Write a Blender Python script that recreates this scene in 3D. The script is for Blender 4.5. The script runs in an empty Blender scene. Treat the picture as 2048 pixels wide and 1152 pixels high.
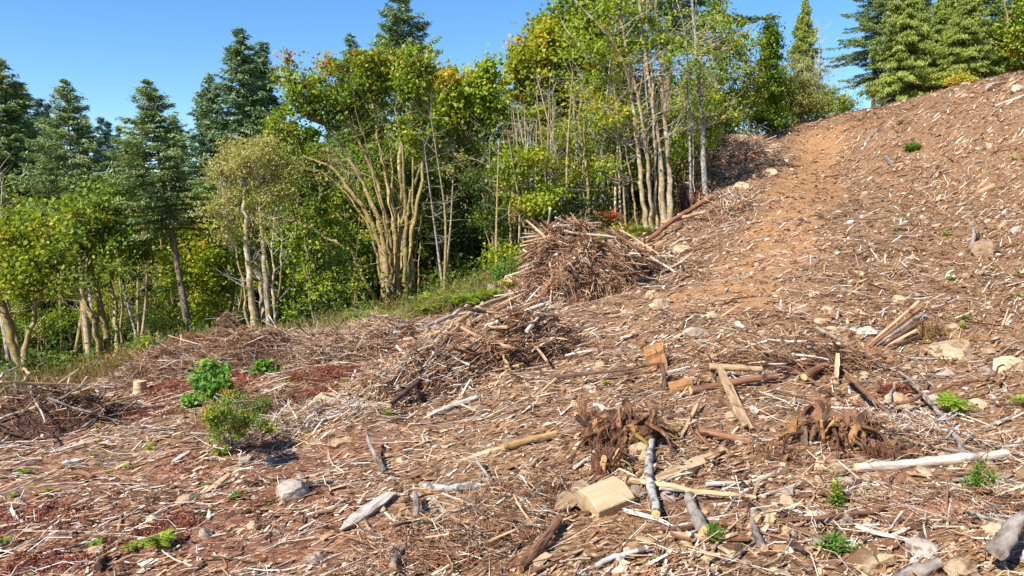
import bpy, math
import numpy as np
from mathutils import Vector, Matrix

# ------------------------------------------------------------ camera, sky, sun, exposure
FPX, W2, H2, PITCH = 1462.0, 1024.0, 576.0, math.atan(156.0/1462.0)
SC = bpy.context.scene
COL = SC.collection
cam_data = bpy.data.cameras.new("camera"); CAM = bpy.data.objects.new("camera", cam_data); COL.objects.link(CAM)
cam_data.sensor_width = 36.0; cam_data.lens = 36.0*FPX/2048.0
cam_data.clip_start = 0.05; cam_data.clip_end = 6000
CAM.location = (0, 0, 0); CAM.rotation_euler = (math.pi/2-PITCH, 0, 0)
SC.camera = CAM
SUN_DIR = np.array([-0.62, -0.60, 0.78]); SUN_DIR /= np.linalg.norm(SUN_DIR)      # from the ground towards the sun
SUN_EL = math.asin(SUN_DIR[2]); SUN_AZ = math.atan2(SUN_DIR[0], SUN_DIR[1])
world = bpy.data.worlds.new("World"); SC.world = world; world.use_nodes = True
nt = world.node_tree; nt.nodes.clear()
sky = nt.nodes.new("ShaderNodeTexSky"); sky.sky_type = 'NISHITA'; sky.sun_disc = False
sky.sun_elevation = SUN_EL; sky.sun_rotation = SUN_AZ; sky.altitude = 300; sky.air_density = 1.0; sky.dust_density = 0.1; sky.ozone_density = 5.5
bg = nt.nodes.new("ShaderNodeBackground"); bg.inputs[1].default_value = 0.115
wo = nt.nodes.new("ShaderNodeOutputWorld")
hs = nt.nodes.new("ShaderNodeHueSaturation"); hs.inputs['Saturation'].default_value = 1.16
nt.links.new(sky.outputs[0], hs.inputs['Color']); nt.links.new(hs.outputs[0], bg.inputs[0]); nt.links.new(bg.outputs[0], wo.inputs[0])
sd = bpy.data.lights.new("sun", 'SUN'); sd.energy = 5.0; sd.angle = math.radians(0.53); sd.color = (1.0, 0.94, 0.84)
so = bpy.data.objects.new("sun", sd); COL.objects.link(so)
so.rotation_euler = Vector(SUN_DIR).to_track_quat('Z', 'Y').to_euler()
SC.view_settings.view_transform = 'Standard'; SC.view_settings.look = 'None'; SC.view_settings.gamma = 1
SC.view_settings.use_curve_mapping = False; SC.view_settings.exposure = 0.8
SC.cycles.max_bounces = 5; SC.cycles.diffuse_bounces = 3; SC.cycles.transmission_bounces = 4; SC.cycles.glossy_bounces = 2
SC.cycles.caustics_reflective = False; SC.cycles.caustics_refractive = False

# ------------------------------------------------------------ geometry of the view: where a pixel of the photograph lies on the ground
CP, SP = math.cos(PITCH), math.sin(PITCH)
def ray(px, py):
    a, b = (np.asarray(px, float)-W2)/FPX, (H2-np.asarray(py, float))/FPX
    return np.stack([a, CP+b*SP, -SP+b*CP], -1)          # camera looks along +Y, pitched down
def P(px, py, Y):
    r = ray(px, py); return r*(np.asarray(Y, float)/r[..., 1])[..., None]
def proj(p):
    p = np.asarray(p, float); x, y, z = p[..., 0], p[..., 1], p[..., 2]
    d = y*CP-z*SP; u = y*SP+z*CP
    d = np.where(d > .05, d, .05)
    return W2+FPX*x/d, H2-FPX*u/d, d

# ------------------------------------------------------------ value noise in numpy
def vnoise(x, y, seed=0):
    xi, yi = np.floor(x), np.floor(y); xf, yf = x-xi, y-yi
    def h(a, b):
        v = np.sin(a*127.1+b*311.7+seed*74.7)*43758.5453
        return v-np.floor(v)
    u, v = xf*xf*(3-2*xf), yf*yf*(3-2*yf)
    return (h(xi, yi)*(1-u)+h(xi+1, yi)*u)*(1-v)+(h(xi, yi+1)*(1-u)+h(xi+1, yi+1)*u)*v
def fbm(x, y, s, octv=4, seed=0):
    t, a, n = 0, 1., 0
    for k in range(octv):
        t = t+a*(vnoise(x*s*2**k+17*k, y*s*2**k-9*k, seed+k)-.5); n += a; a *= .5
    return t/n*2

# ------------------------------------------------------------ terrain: a thin plate through surveyed points
CTRL = [(0,1152,6.5),(512,1152,6),(1024,1152,5.5),(1536,1152,5.2),(2048,1152,5.0),
 (0,990,8.6),(512,990,8),(1024,990,7.1),(1536,990,6.8),(2048,990,6.5),
 (0,870,12.5),(300,860,11.8),(512,860,10.8),(1024,850,9.5),(1536,850,9),(2048,850,8.8),
 (0,800,20),(170,775,20),(300,750,18),(512,740,16),(780,740,14.5),(1024,740,13),(1280,740,12.1),(1536,740,11.5),(2048,740,11),
 (330,705,23),(560,692,23),(640,672,24),(800,632,28),(1000,585,27),(1040,640,19),(1280,620,17),(1536,620,15),(2048,620,14),
 (1060,520,30),(1300,470,32),(1420,430,31),(1450,480,26),(1620,480,23),(1800,480,21),(2048,480,19.5),
 (1400,400,36),(1470,300,44),(1600,400,30),(1650,320,40),(1600,246,52),(1700,226,50),(1850,320,33),(2048,320,27.5),(1850,192,46),(2048,142,40),(1950,166,43)]
EXTRA = [(-12,34,-6.6),(-22,40,-8.5),(-34,32,-9),(-30,60,-11),(-8,48,-5.5),(-14,70,-9),(4,52,-1.5),(7,66,-1),(12,58,1.5),(16,66,3.8),(24,64,5.2),(34,56,6.5),(44,50,8),(40,30,9),(26,12,4.2),(14,6,1.0),(-14,6,-5),(-26,16,-8),(0,-8,-2.5),(20,-6,0),(-20,-8,-5),(0,85,-3),(40,85,4),(-45,85,-11),
 (0,2,-2.75),(3,3,-2.5),(-4,3,-3.1)]
cpts = np.array([P(a, b, Y) for a, b, Y in CTRL]+[np.array(e, float) for e in EXTRA])
def _tps_k(r): return np.where(r > 1e-9, r*r*np.log(np.maximum(r, 1e-9)), 0)
SQ = 0.12
def _warp(x, y):                                          # log-polar like warp keeps near detail and far calm
    r = np.hypot(x, y)+3.0; s = np.log(r)/r*12
    return x*s, y*s
wx, wy = _warp(cpts[:, 0], cpts[:, 1])
n = len(cpts); K = _tps_k(np.hypot(wx[:, None]-wx[None], wy[:, None]-wy[None]))+np.eye(n)*SQ
Q = np.stack([np.ones(n), wx, wy], 1)
zn = cpts[:, 2]
SOL = np.linalg.solve(np.block([[K, Q], [Q.T, np.zeros((3, 3))]]), np.r_[zn, 0, 0, 0])
def base_h(x, y):
    x = np.asarray(x, float); y = np.asarray(y, float); sh = np.broadcast(x, y).shape
    xx, yy = np.broadcast_to(x, sh).ravel(), np.broadcast_to(y, sh).ravel(); out = np.empty(xx.size)
    for i in range(0, xx.size, 20000):
        a, b = _warp(xx[i:i+20000], yy[i:i+20000])
        out[i:i+20000] = _tps_k(np.hypot(a[:, None]-wx, b[:, None]-wy))@SOL[:n]+SOL[n]+SOL[n+1]*a+SOL[n+2]*b
    return out.reshape(sh)
def smooth(t): t = np.clip(t, 0, 1); return t*t*(3-2*t)
def far_h(x, y): return -8+12*smooth((x/np.maximum(np.hypot(x, y), 1)+.2)/.9)+0*y
BUMPS = []                                                # (x, y, radius, height): low heaps of soil under piles and stumps
def H(x, y):
    x = np.asarray(x, float); y = np.asarray(y, float)
    r = np.hypot(x, y); k = smooth((r-75)/40)
    z = base_h(x, y)*(1-k)+far_h(x, y)*k
    clear = 1-smooth((r-60)/30)
    z = z+fbm(x, y, .35, 3, 3)*.16*smooth(r/12)*clear+fbm(x, y, 1.3, 3, 8)*.10*clear+(.5-np.abs(fbm(x, y, 3.1, 3, 4)))*.045*clear+fbm(x, y, 9, 2, 14)*.022*clear+fbm(x, y, .06, 2, 21)*.9*smooth((r-70)/30)
    for bx, by, br, bh in BUMPS:
        d = np.hypot(x-bx, y-by)/br
        z = z+bh*np.exp(-d*d*1.6)
    return z
TT = np.concatenate([np.linspace(2, 30, 560), np.linspace(30.1, 120, 500)])
def G(px, py):
    """ground point seen at a pixel of the photograph"""
    r = ray(px, py); r = r/r[1]; p = TT[:, None]*r[None]
    hz = H(p[:, 0], p[:, 1]); below = np.nonzero(p[:, 2] < hz)[0]
    if len(below) == 0: return p[-1]
    i = below[0]
    if i == 0: return np.array([p[0, 0], p[0, 1], hz[0]])
    a = (p[i-1, 2]-hz[i-1]); b = (hz[i]-p[i, 2]); t = a/(a+b+1e-9)
    q = p[i-1]*(1-t)+p[i]*t
    return np.array([q[0], q[1], float(H(q[0], q[1]))])
def GH(x, y): return float(H(x, y))
# edge of the clearing as distance by bearing, from the line where debris meets the wood
EDGE = [(-300,22),(0,21),(170,21),(330,22.5),(560,23),(700,24),(830,26),(1000,27),(1060,29),(1300,33),(1400,38),(1470,46),(1600,58),(1700,60),(2048,60),(2400,60)]
EA = np.array([(e[0]-W2)/FPX for e in EDGE]); EY = np.array([e[1] for e in EDGE], float)
def edge_y(x, y): return np.interp(np.asarray(x)/np.maximum(y, .5), EA, EY)
TRK = np.array([G(a, b)[:2] for a, b in [(1660,262),(1640,300),(1620,340),(1605,400),(1580,450),(1545,510),(1500,560),(1440,600)]])
def seg_dist(x, y, L):
    d = np.full(np.shape(x), 1e9)
    for (ax, ay), (bx, by) in zip(L[:-1], L[1:]):
        vx, vy = bx-ax, by-ay; t = np.clip(((x-ax)*vx+(y-ay)*vy)/(vx*vx+vy*vy), 0, 1)
        d = np.minimum(d, np.hypot(x-ax-t*vx, y-ay-t*vy))
    return d
def track_mask(x, y): return 1-smooth((seg_dist(x, y, TRK)+fbm(x, y, .8, 3, 5)*.9-.65)/1.1)*.65
def red_mask(x, y):
    px, py, d = proj(np.stack([x, y, H(x, y)], -1)) if False else (None, None, None)
    left = smooth((-x/np.maximum(y, 1)+.02)/.45)
    return smooth((fbm(x, y, .55, 4, 31)+.15*fbm(x, y, 4, 2, 7)-.02+.30*(left-.8))/.16)*left
# ------------------------------------------------------------ mesh collecting
class Acc:
    """collects vertices, faces, a value 'tint' per vertex and a material slot per face, and links them as ONE mesh"""
    def __init__(s): s.v = []; s.f = []; s.t = []; s.n = 0
    def add(s, v, faces, tint=0.5, mat=0, smooth=True):
        v = np.asarray(v, np.float32).reshape(-1, 3)
        s.t.append(np.broadcast_to(np.asarray(tint, np.float32), (len(v),)).copy())
        for fc in (faces if isinstance(faces, (list, tuple)) else [faces]):
            fc = np.asarray(fc, np.int64)
            if len(fc): s.f.append((fc+s.n, mat, smooth))
        s.v.append(v); s.n += len(v)
    def mesh(s, name):
        me = bpy.data.meshes.new(name)
        if not s.v: return me
        V = np.concatenate(s.v); T = np.concatenate(s.t)
        idx = np.concatenate([f.ravel() for f, _, _ in s.f]); cnt = np.concatenate([np.full(len(f), f.shape[1]) for f, _, _ in s.f])
        mi = np.concatenate([np.full(len(f), m) for f, m, _ in s.f]); sm = np.concatenate([np.full(len(f), q) for f, _, q in s.f])
        st = np.r_[0, np.cumsum(cnt)[:-1]]
        me.vertices.add(len(V)); me.vertices.foreach_set("co", V.ravel())
        me.loops.add(len(idx)); me.loops.foreach_set("vertex_index", idx.astype(np.int32))
        me.polygons.add(len(cnt)); me.polygons.foreach_set("loop_start", st.astype(np.int32)); me.polygons.foreach_set("loop_total", cnt.astype(np.int32))
        me.polygons.foreach_set("material_index", mi.astype(np.int32)); me.polygons.foreach_set("use_smooth", sm.astype(bool))
        a = me.attributes.new("tint", 'FLOAT', 'POINT'); a.data.foreach_set("value", T)
        me.update(calc_edges=True)
        return me
def link(name, me, mats, parent=None, loc=(0, 0, 0)):
    if isinstance(me, Acc): me = me.mesh(name)
    if not isinstance(mats, (list, tuple)): mats = [mats]
    if len(me.materials) == 0:
        for m in mats: me.materials.append(m)
    o = bpy.data.objects.new(name, me); COL.objects.link(o); o.location = loc
    if parent is not None: o.parent = parent
    return o
def over(o, mat, slot=0):
    o.material_slots[slot].link = 'OBJECT'; o.material_slots[slot].material = mat
def empty(name, loc):
    o = bpy.data.objects.new(name, None); COL.objects.link(o); o.location = loc; o.empty_display_size = .1; return o
def tag(o, label=None, cat=None, group=None, kind=None):
    if label: o['label'] = label
    if cat: o['category'] = cat
    if group: o['group'] = group
    if kind: o['kind'] = kind
    return o
def norm(a): return a/np.maximum(np.linalg.norm(a, axis=-1, keepdims=True), 1e-9)

def resample(pts, n):
    pts = np.asarray(pts, float); d = np.r_[0, np.cumsum(np.linalg.norm(np.diff(pts, axis=0), axis=1))]
    t = np.linspace(0, d[-1], n)
    lin = np.stack([np.interp(t, d, pts[:, k]) for k in range(3)], 1)
    for _ in range(2):
        if n > 4: lin[1:-1] = (lin[:-2]+2*lin[1:-1]+lin[2:])/4
    return lin
def tube(acc, path, rad, sides=7, mat=0, capmat=None, rng=None, lump=0.0, tint=.5, flat=1.0, twist=0., smooth=True, cap=True):
    """a round, lumpy tube along a path; ends closed with a face of their own"""
    path = np.asarray(path, float); n = len(path); rad = np.broadcast_to(np.asarray(rad, float), (n,))
    tg = norm(np.gradient(path, axis=0)); up = np.array([0, 0, 1.]) if abs(tg[0][2]) < .9 else np.array([1., 0, 0])
    a = norm(np.cross(tg, up)); b = norm(np.cross(a, tg))
    ang = np.linspace(0, 2*math.pi, sides, endpoint=False)[None]+np.linspace(0, twist, n)[:, None]
    rr = rad[:, None]*np.ones((1, sides))
    if rng is not None and lump > 0:
        rr = rr*(1+lump*(rng.random((n, sides))-.5)*1.2+lump*np.interp(np.arange(sides), np.arange(sides), rng.random(sides)-.5)[None])
    V = path[:, None]+a[:, None]*(np.cos(ang)*rr)[..., None]+b[:, None]*(np.sin(ang)*rr*flat)[..., None]
    i = np.arange(n-1)[:, None]*sides; j = np.arange(sides)[None]; k = (j+1) % sides
    quads = np.stack([i+j, i+k, i+sides+k, i+sides+j], -1).reshape(-1, 4)
    acc.add(V, [quads], tint, mat, smooth)
    if cap:
        cm = mat if capmat is None else capmat
        for ring, rev in ((V[0], False), (V[-1], True)):
            ix = np.arange(sides); ix = ix if rev else ix[::-1]
            acc.add(ring, [ix[None]], tint, cm, False)

def sticks(acc, C, D, L, R, tint, rng, sides=4, rings=3, flat=None, bend=.06, mat=0, taper=.6):
    """M straight-ish sticks in one go: centres C, unit directions D, lengths L, radii R"""
    M = len(C)
    if M == 0: return
    up = np.tile(np.array([0, 0, 1.]), (M, 1)); up[np.abs(D[:, 2]) > .9] = [1., 0, 0]
    a = norm(np.cross(D, up)); b = np.cross(a, D)
    ph = rng.random(M)*6.28; a, b = (a*np.cos(ph)[:, None]+b*np.sin(ph)[:, None], -a*np.sin(ph)[:, None]+b*np.cos(ph)[:, None]) if flat is None else (a, b)
    fl = np.ones(M) if flat is None else flat
    t = np.linspace(-.5, .5, rings); rt = np.linspace(1, taper, rings)
    off = (rng.random((M, rings, 2))-.5)*(bend*L)[:, None, None]; off[:, 0] = 0
    if rings > 2: off[:, -1] *= .5
    cen = C[:, None]+D[:, None]*(t[None, :, None]*L[:, None, None])+a[:, None]*off[..., :1]+b[:, None]*off[..., 1:]*fl[:, None, None]
    ang = np.linspace(0, 2*math.pi, sides, endpoint=False)+.4
    rr = R[:, None, None]*rt[None, :, None]*(.75+.5*rng.random((M, rings, sides)))
    V = cen[:, :, None]+a[:, None, None]*(np.cos(ang)*rr)[..., None]+b[:, None, None]*(np.sin(ang)*rr*fl[:, None, None])[..., None]
    base = (np.arange(M)*rings*sides)[:, None, None]
    i = (np.arange(rings-1)*sides)[None, :, None]; j = np.arange(sides)[None, None]; k = (j+1) % sides
    quads = np.stack([base+i+j, base+i+k, base+i+sides+k, base+i+sides+j], -1).reshape(-1, 4)
    c0 = base[:, 0]+np.arange(sides)[None, ::-1]; c1 = base[:, 0]+(rings-1)*sides+np.arange(sides)[None]
    if sides < 4: c0 = c0[:0]; c1 = c1[:0]                 # hair thin pieces need no end faces
    acc.add(V, [quads, c0, c1], np.repeat(np.broadcast_to(tint, (M,)), rings*sides), mat, False)

def ico(sub):
    t = (1+5**.5)/2
    v = [(-1,t,0),(1,t,0),(-1,-t,0),(1,-t,0),(0,-1,t),(0,1,t),(0,-1,-t),(0,1,-t),(t,0,-1),(t,0,1),(-t,0,-1),(-t,0,1)]
    f = [(0,11,5),(0,5,1),(0,1,7),(0,7,10),(0,10,11),(1,5,9),(5,11,4),(11,10,2),(10,7,6),(7,1,8),(3,9,4),(3,4,2),(3,2,6),(3,6,8),(3,8,9),(4,9,5),(2,4,11),(6,2,10),(8,6,7),(9,8,1)]
    v = [list(np.array(q)/np.linalg.norm(q)) for q in v]
    for _ in range(sub):
        mid = {}; nf = []
        def m(a, b):
            key = (min(a, b), max(a, b))
            if key not in mid:
                q = (np.array(v[a])+np.array(v[b])); v.append(list(q/np.linalg.norm(q))); mid[key] = len(v)-1
            return mid[key]
        for a, b, c in f:
            x, y, z = m(a, b), m(b, c), m(c, a); nf += [(a, x, z), (b, y, x), (c, z, y), (x, y, z)]
        f = nf
    return np.array(v), np.array(f)
ICO = {k: ico(k) for k in range(5)}
def vn3(p, s, seed=0):
    return (vnoise(p[..., 0]*s+p[..., 2]*s*.61, p[..., 1]*s+p[..., 2]*s*.73, seed)+vnoise(p[..., 2]*s+seed, p[..., 0]*s-p[..., 1]*s*.5, seed+5))/2-.5
def rock_verts(sub, rng, cuts=9, rough=.08):
    v, f = ICO[sub]; v = v.copy()
    for _ in range(cuts):
        n_ = norm(rng.normal(size=3)); d = rng.uniform(.55, .86); q = v@n_
        v -= np.maximum(q-d, 0)[:, None]*n_[None]*.95
    s = int(rng.integers(1000))
    v *= (1+rough*vn3(v, 2.2, s)*2+rough*.6*vn3(v, 6, s+3)*2)[:, None]
    return v, f
def rot_to(d, roll=0.):
    """matrix whose X axis is d"""
    d = norm(np.asarray(d, float)); up = np.array([0, 0, 1.]) if abs(d[2]) < .95 else np.array([0, 1., 0])
    y = norm(np.cross(up, d)); z = np.cross(d, y)
    y, z = y*math.cos(roll)+z*math.sin(roll), -y*math.sin(roll)+z*math.cos(roll)
    return Matrix(((d[0], y[0], z[0]), (d[1], y[1], z[1]), (d[2], y[2], z[2])))
def place(o, loc, rot3, scale=(1, 1, 1)):
    m = rot3.to_4x4(); m = Matrix.Translation(Vector([float(q) for q in loc]))@m@Matrix.Diagonal(Vector((scale[0], scale[1], scale[2], 1)))
    o.matrix_world = m; return o

# ------------------------------------------------------------ materials
def mk(name):
    m = bpy.data.materials.new(name); m.use_nodes = True; t = m.node_tree; t.nodes.clear()
    return m, t, t.nodes.new, t.links.new
def ramp(N, stops, interp='LINEAR'):
    r = N("ShaderNodeValToRGB"); e = r.color_ramp; e.interpolation = interp
    while len(e.elements) < len(stops): e.elements.new(.5)
    for k, (p, c) in enumerate(stops): e.elements[k].position = p; e.elements[k].color = (c[0], c[1], c[2], 1)
    return r
def attr(N, name="tint"):
    a = N("ShaderNodeAttribute"); a.attribute_name = name; return a
def mixc(N, Lk, a, b, f, mode='MIX'):
    m = N("ShaderNodeMix"); m.data_type = 'RGBA'; m.blend_type = mode
    for sock, val in ((m.inputs[0], f), (m.inputs[6], a), (m.inputs[7], b)):
        if hasattr(val, 'is_output'): Lk(val, sock)
        elif isinstance(val, (int, float)): sock.default_value = val
        else: sock.default_value = (val[0], val[1], val[2], 1)
    return m.outputs[2]
def noise(N, Lk, vec, scale, detail=4, rough=.55, dist=0.):
    t = N("ShaderNodeTexNoise"); t.inputs['Scale'].default_value = scale; t.inputs['Detail'].default_value = detail
    t.inputs['Roughness'].default_value = rough; t.inputs['Distortion'].default_value = dist
    if vec is not None: Lk(vec, t.inputs['Vector'])
    return t
def mapping(N, Lk, vec, sc):
    m = N("ShaderNodeMapping"); m.inputs['Scale'].default_value = sc; Lk(vec, m.inputs['Vector']); return m.outputs[0]
def thr(N, Lk, v, lo, hi):
    m = N("ShaderNodeMapRange"); m.inputs[1].default_value = lo; m.inputs[2].default_value = hi; Lk(v, m.inputs[0]); return m.outputs[0]
def finish(t, N, Lk, col, rough=.85, bump=None, bs=.4, bd=.02, spec=.25):
    p = N("ShaderNodeBsdfPrincipled"); o = N("ShaderNodeOutputMaterial")
    if hasattr(col, 'is_output'): Lk(col, p.inputs['Base Color'])
    else: p.inputs['Base Color'].default_value = (*col, 1)
    p.inputs['Roughness'].default_value = rough; p.inputs['Specular IOR Level'].default_value = spec
    if bump is not None:
        b = N("ShaderNodeBump"); b.inputs['Strength'].default_value = bs; b.inputs['Distance'].default_value = bd
        Lk(bump, b.inputs['Height']); Lk(b.outputs[0], p.inputs['Normal'])
    Lk(p.outputs[0], o.inputs[0])

def mat_wood(name, c0, c1, grain=(3, 40, 40), dark=None, moss=None, mossamt=.5, spots=None, usetint=False, bs=.5):
    """weathered wood or bark, grain along the local X axis"""
    m, t, N, Lk = mk(name); tc = N("ShaderNodeTexCoord"); oi = N("ShaderNodeObjectInfo")
    vec = mapping(N, Lk, tc.outputs['Object'], grain)
    sh = N("ShaderNodeVectorMath"); sh.operation = 'ADD'; Lk(vec, sh.inputs[0])
    cx = N("ShaderNodeCombineXYZ"); mm = N("ShaderNodeMath"); mm.operation = 'MULTIPLY'; mm.inputs[1].default_value = 57.; Lk(oi.outputs['Random'], mm.inputs[0]); Lk(mm.outputs[0], cx.inputs[0]); Lk(mm.outputs[0], cx.inputs[2]); Lk(cx.outputs[0], sh.inputs[1])
    n1 = noise(N, Lk, sh.outputs[0], 1.0, 5, .6)
    r = ramp(N, [(.3, c0), (.68, c1)]); Lk(n1.outputs[0], r.inputs[0]); col = r.outputs[0]
    if dark is not None:
        n3 = noise(N, Lk, sh.outputs[0], .55, 3, .7, .6); col = mixc(N, Lk, col, dark, thr(N, Lk, n3.outputs[0], .55, .66))
    if spots is not None:
        n4 = noise(N, Lk, tc.outputs['Object'], 9, 3, .6); col = mixc(N, Lk, col, spots, thr(N, Lk, n4.outputs[0], .53, .6))
    if moss is not None:
        n2 = noise(N, Lk, tc.outputs['Object'], 5, 4, .6); col = mixc(N, Lk, col, moss, thr(N, Lk, n2.outputs[0], .62-mossamt*.3, .7-mossamt*.3))
    if name not in ('loose_brown_soil', 'shade_darkened_bark_soil', 'bare_pale_twigs'):
        n5 = noise(N, Lk, tc.outputs['Object'], 3.2, 5, .7, .4); col = mixc(N, Lk, col, (c0[0]*.45, c0[1]*.36, c0[2]*.30), thr(N, Lk, n5.outputs[0], .54, .72))
    hv = N("ShaderNodeHueSaturation"); vr = thr(N, Lk, oi.outputs['Random'], 0, 1); vm = N("ShaderNodeMapRange"); vm.inputs[3].default_value = .78; vm.inputs[4].default_value = 1.22; Lk(oi.outputs['Random'], vm.inputs[0])
    Lk(vm.outputs[0], hv.inputs['Value']); Lk(col, hv.inputs['Color'])
    finish(t, N, Lk, hv.outputs[0], .85, n1.outputs[0], bs, .02)
    return m
def mat_tint(name, stops, var=.25, vscale=6, bump=8, bs=.3, rough=.85, spec=.2, bd=.02, interp='LINEAR'):
    m, t, N, Lk = mk(name); a = attr(N); r = ramp(N, stops, interp); Lk(a.outputs['Fac'], r.inputs[0])
    g = N("ShaderNodeNewGeometry"); n1 = noise(N, Lk, g.outputs['Position'], vscale, 4, .6)
    vm = N("ShaderNodeMapRange"); vm.inputs[1].default_value = .3; vm.inputs[2].default_value = .7; vm.inputs[3].default_value = 1-var; vm.inputs[4].default_value = 1+var; Lk(n1.outputs[0], vm.inputs[0])
    hv = N("ShaderNodeHueSaturation"); Lk(vm.outputs[0], hv.inputs['Value']); Lk(r.outputs[0], hv.inputs['Color'])
    n2 = noise(N, Lk, g.outputs['Position'], bump, 3, .6)
    finish(t, N, Lk, hv.outputs[0], rough, n2.outputs[0], bs, bd, spec)
    return m
def mat_leaf(name, stops, trans=.35, rough=.55):
    """thin leaves: colour by the leaf's own tint, part of the light comes through"""
    m, t, N, Lk = mk(name); a = attr(N); r = ramp(N, stops); Lk(a.outputs['Fac'], r.inputs[0])
    p = N("ShaderNodeBsdfPrincipled"); p.inputs['Roughness'].default_value = rough; p.inputs['Specular IOR Level'].default_value = .3
    tr = N("ShaderNodeBsdfTranslucent"); mx = N("ShaderNodeMixShader"); mx.inputs[0].default_value = trans; o = N("ShaderNodeOutputMaterial")
    tcol = mixc(N, Lk, r.outputs[0], (1.25, 1.15, .45), 1.0, 'MULTIPLY')
    Lk(r.outputs[0], p.inputs['Base Color']); Lk(tcol, tr.inputs['Color'])
    Lk(p.outputs[0], mx.inputs[1]); Lk(tr.outputs[0], mx.inputs[2]); Lk(mx.outputs[0], o.inputs[0])
    return m
def mat_rock(name, c0, c1, c2, moss=None):
    m, t, N, Lk = mk(name); tc = N("ShaderNodeTexCoord"); oi = N("ShaderNodeObjectInfo")
    sh = N("ShaderNodeVectorMath"); sh.operation = 'ADD'; mm = N("ShaderNodeMath"); mm.operation = 'MULTIPLY'; mm.inputs[1].default_value = 31.; Lk(oi.outputs['Random'], mm.inputs[0]); Lk(tc.outputs['Object'], sh.inputs[0]); Lk(mm.outputs[0], sh.inputs[1])
    n1 = noise(N, Lk, sh.outputs[0], 1.6, 6, .65); r = ramp(N, [(.3, c0), (.5, c1), (.7, c2)]); Lk(n1.outputs[0], r.inputs[0])
    n2 = noise(N, Lk, sh.outputs[0], 9, 4, .6); col = mixc(N, Lk, r.outputs[0], (c0[0]*.5, c0[1]*.42, c0[2]*.36), thr(N, Lk, n2.outputs[0], .52, .66))
    if moss is not None: col = mixc(N, Lk, col, moss, thr(N, Lk, n1.outputs[0], .5, .58))
    hv = N("ShaderNodeHueSaturation"); vm = N("ShaderNodeMapRange"); vm.inputs[3].default_value = .7; vm.inputs[4].default_value = 1.25; Lk(oi.outputs['Random'], vm.inputs[0]); Lk(vm.outputs[0], hv.inputs['Value']); Lk(col, hv.inputs['Color'])
    finish(t, N, Lk, hv.outputs[0], .9, n2.outputs[0], .5, .05, .2)
    return m

PAL = [(0,(.04,.022,.014)),(.12,(.10,.053,.033)),(.25,(.21,.10,.052)),(.38,(.32,.165,.083)),(.5,(.42,.24,.125)),(.62,(.50,.32,.18)),(.75,(.57,.42,.28)),(.87,(.65,.55,.43)),(1,(.80,.74,.65))]
M = {}
M['debris'] = mat_tint('wood_debris_mix', PAL, .3, 14, 40, .35, bd=.01)
M['redneedle'] = mat_tint('dead_red_needles', [(0,(.09,.025,.016)),(.5,(.22,.062,.034)),(1,(.34,.13,.075))], .35, 10)
M['bleached'] = mat_wood('bleached_wood', (.42,.34,.27), (.72,.65,.56), (2.5,30,30), (.22,.13,.08))
M['tan'] = mat_wood('tan_wood', (.36,.22,.11), (.62,.43,.25), (2.5,30,30), (.25,.12,.06))
M['yellow'] = mat_wood('yellow_peeled_wood', (.42,.24,.08), (.66,.44,.19), (2.5,30,30), (.30,.13,.04))
M['redbrown'] = mat_wood('red_brown_wood', (.13,.055,.03), (.34,.17,.095), (2.5,30,30), (.06,.03,.02))
M['darkbark'] = mat_wood('dark_bark', (.05,.03,.02), (.17,.10,.065), (4,22,22), (.03,.02,.015))
M['grey'] = mat_wood('grey_bark', (.13,.10,.08), (.36,.31,.26), (5,16,16), (.07,.055,.045))
M['birch'] = mat_wood('pale_blotched_bark', (.24,.22,.19), (.52,.49,.44), (6,9,9), (.05,.045,.04), None, .5, (.12,.105,.09))
M['orange'] = mat_wood('orange_cedar_wood', (.30,.13,.045), (.56,.30,.13), (2,45,45), (.12,.05,.02))
M['endgrain'] = mat_wood('cut_end_grain', (.42,.26,.11), (.64,.45,.24), (18,18,18), (.28,.14,.06))
M['palecut'] = mat_wood('fresh_cut_wood', (.48,.33,.17), (.64,.48,.29), (1.2,9,9), (.34,.21,.10), bs=.3)
M['mossy'] = mat_wood('mossy_rotten_wood', (.14,.07,.03), (.34,.20,.09), (3,26,26), (.05,.03,.02), (.24,.16,.035), .6)
M['peat'] = mat_wood('rotten_root_wood', (.055,.024,.013), (.17,.08,.045), (14,14,5), (.025,.012,.008), (.30,.16,.06), .25, bs=.9)
M['rootmoss'] = mat_wood('mossy_root_wood', (.10,.05,.025), (.27,.14,.07), (14,14,4), (.04,.02,.012), (.22,.135,.05), .4, bs=.9)
M['soil'] = mat_wood('loose_brown_soil', (.13,.06,.033), (.29,.15,.085), (20,20,20), (.06,.03,.02), bs=.9)
M['heap'] = mat_wood('shade_darkened_bark_soil', (.035,.018,.012), (.13,.065,.04), (16,16,16), (.025,.014,.01), bs=.9)  # bark and soil, coloured darker so recesses between branches look shaded
M['rock_tan'] = mat_rock('tan_rock', (.34,.22,.12), (.50,.36,.22), (.60,.47,.32))
M['rock_grey'] = mat_rock('grey_rock', (.26,.20,.15), (.42,.34,.27), (.56,.48,.40))
M['rock_mossy'] = mat_rock('mossy_rock', (.20,.14,.08), (.34,.25,.15), (.46,.38,.27), (.15,.085,.045))
M['stonemix'] = mat_tint('stone_mix', [(0,(.22,.13,.07)),(.4,(.42,.29,.17)),(.7,(.50,.40,.29)),(1,(.62,.58,.52))], .2, 8, 20, .3)
M['bark_moss'] = mat_wood('moss_covered_bark', (.22,.135,.05), (.44,.30,.12), (9,9,4), (.08,.045,.02), (.30,.24,.07), .5, spots=(.42,.37,.30), bs=.9)
M['bark_pale'] = mat_wood('pale_alder_bark', (.27,.21,.14), (.54,.47,.37), (7,7,3), (.12,.08,.045), (.34,.22,.08), .46, bs=.6)
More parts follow.
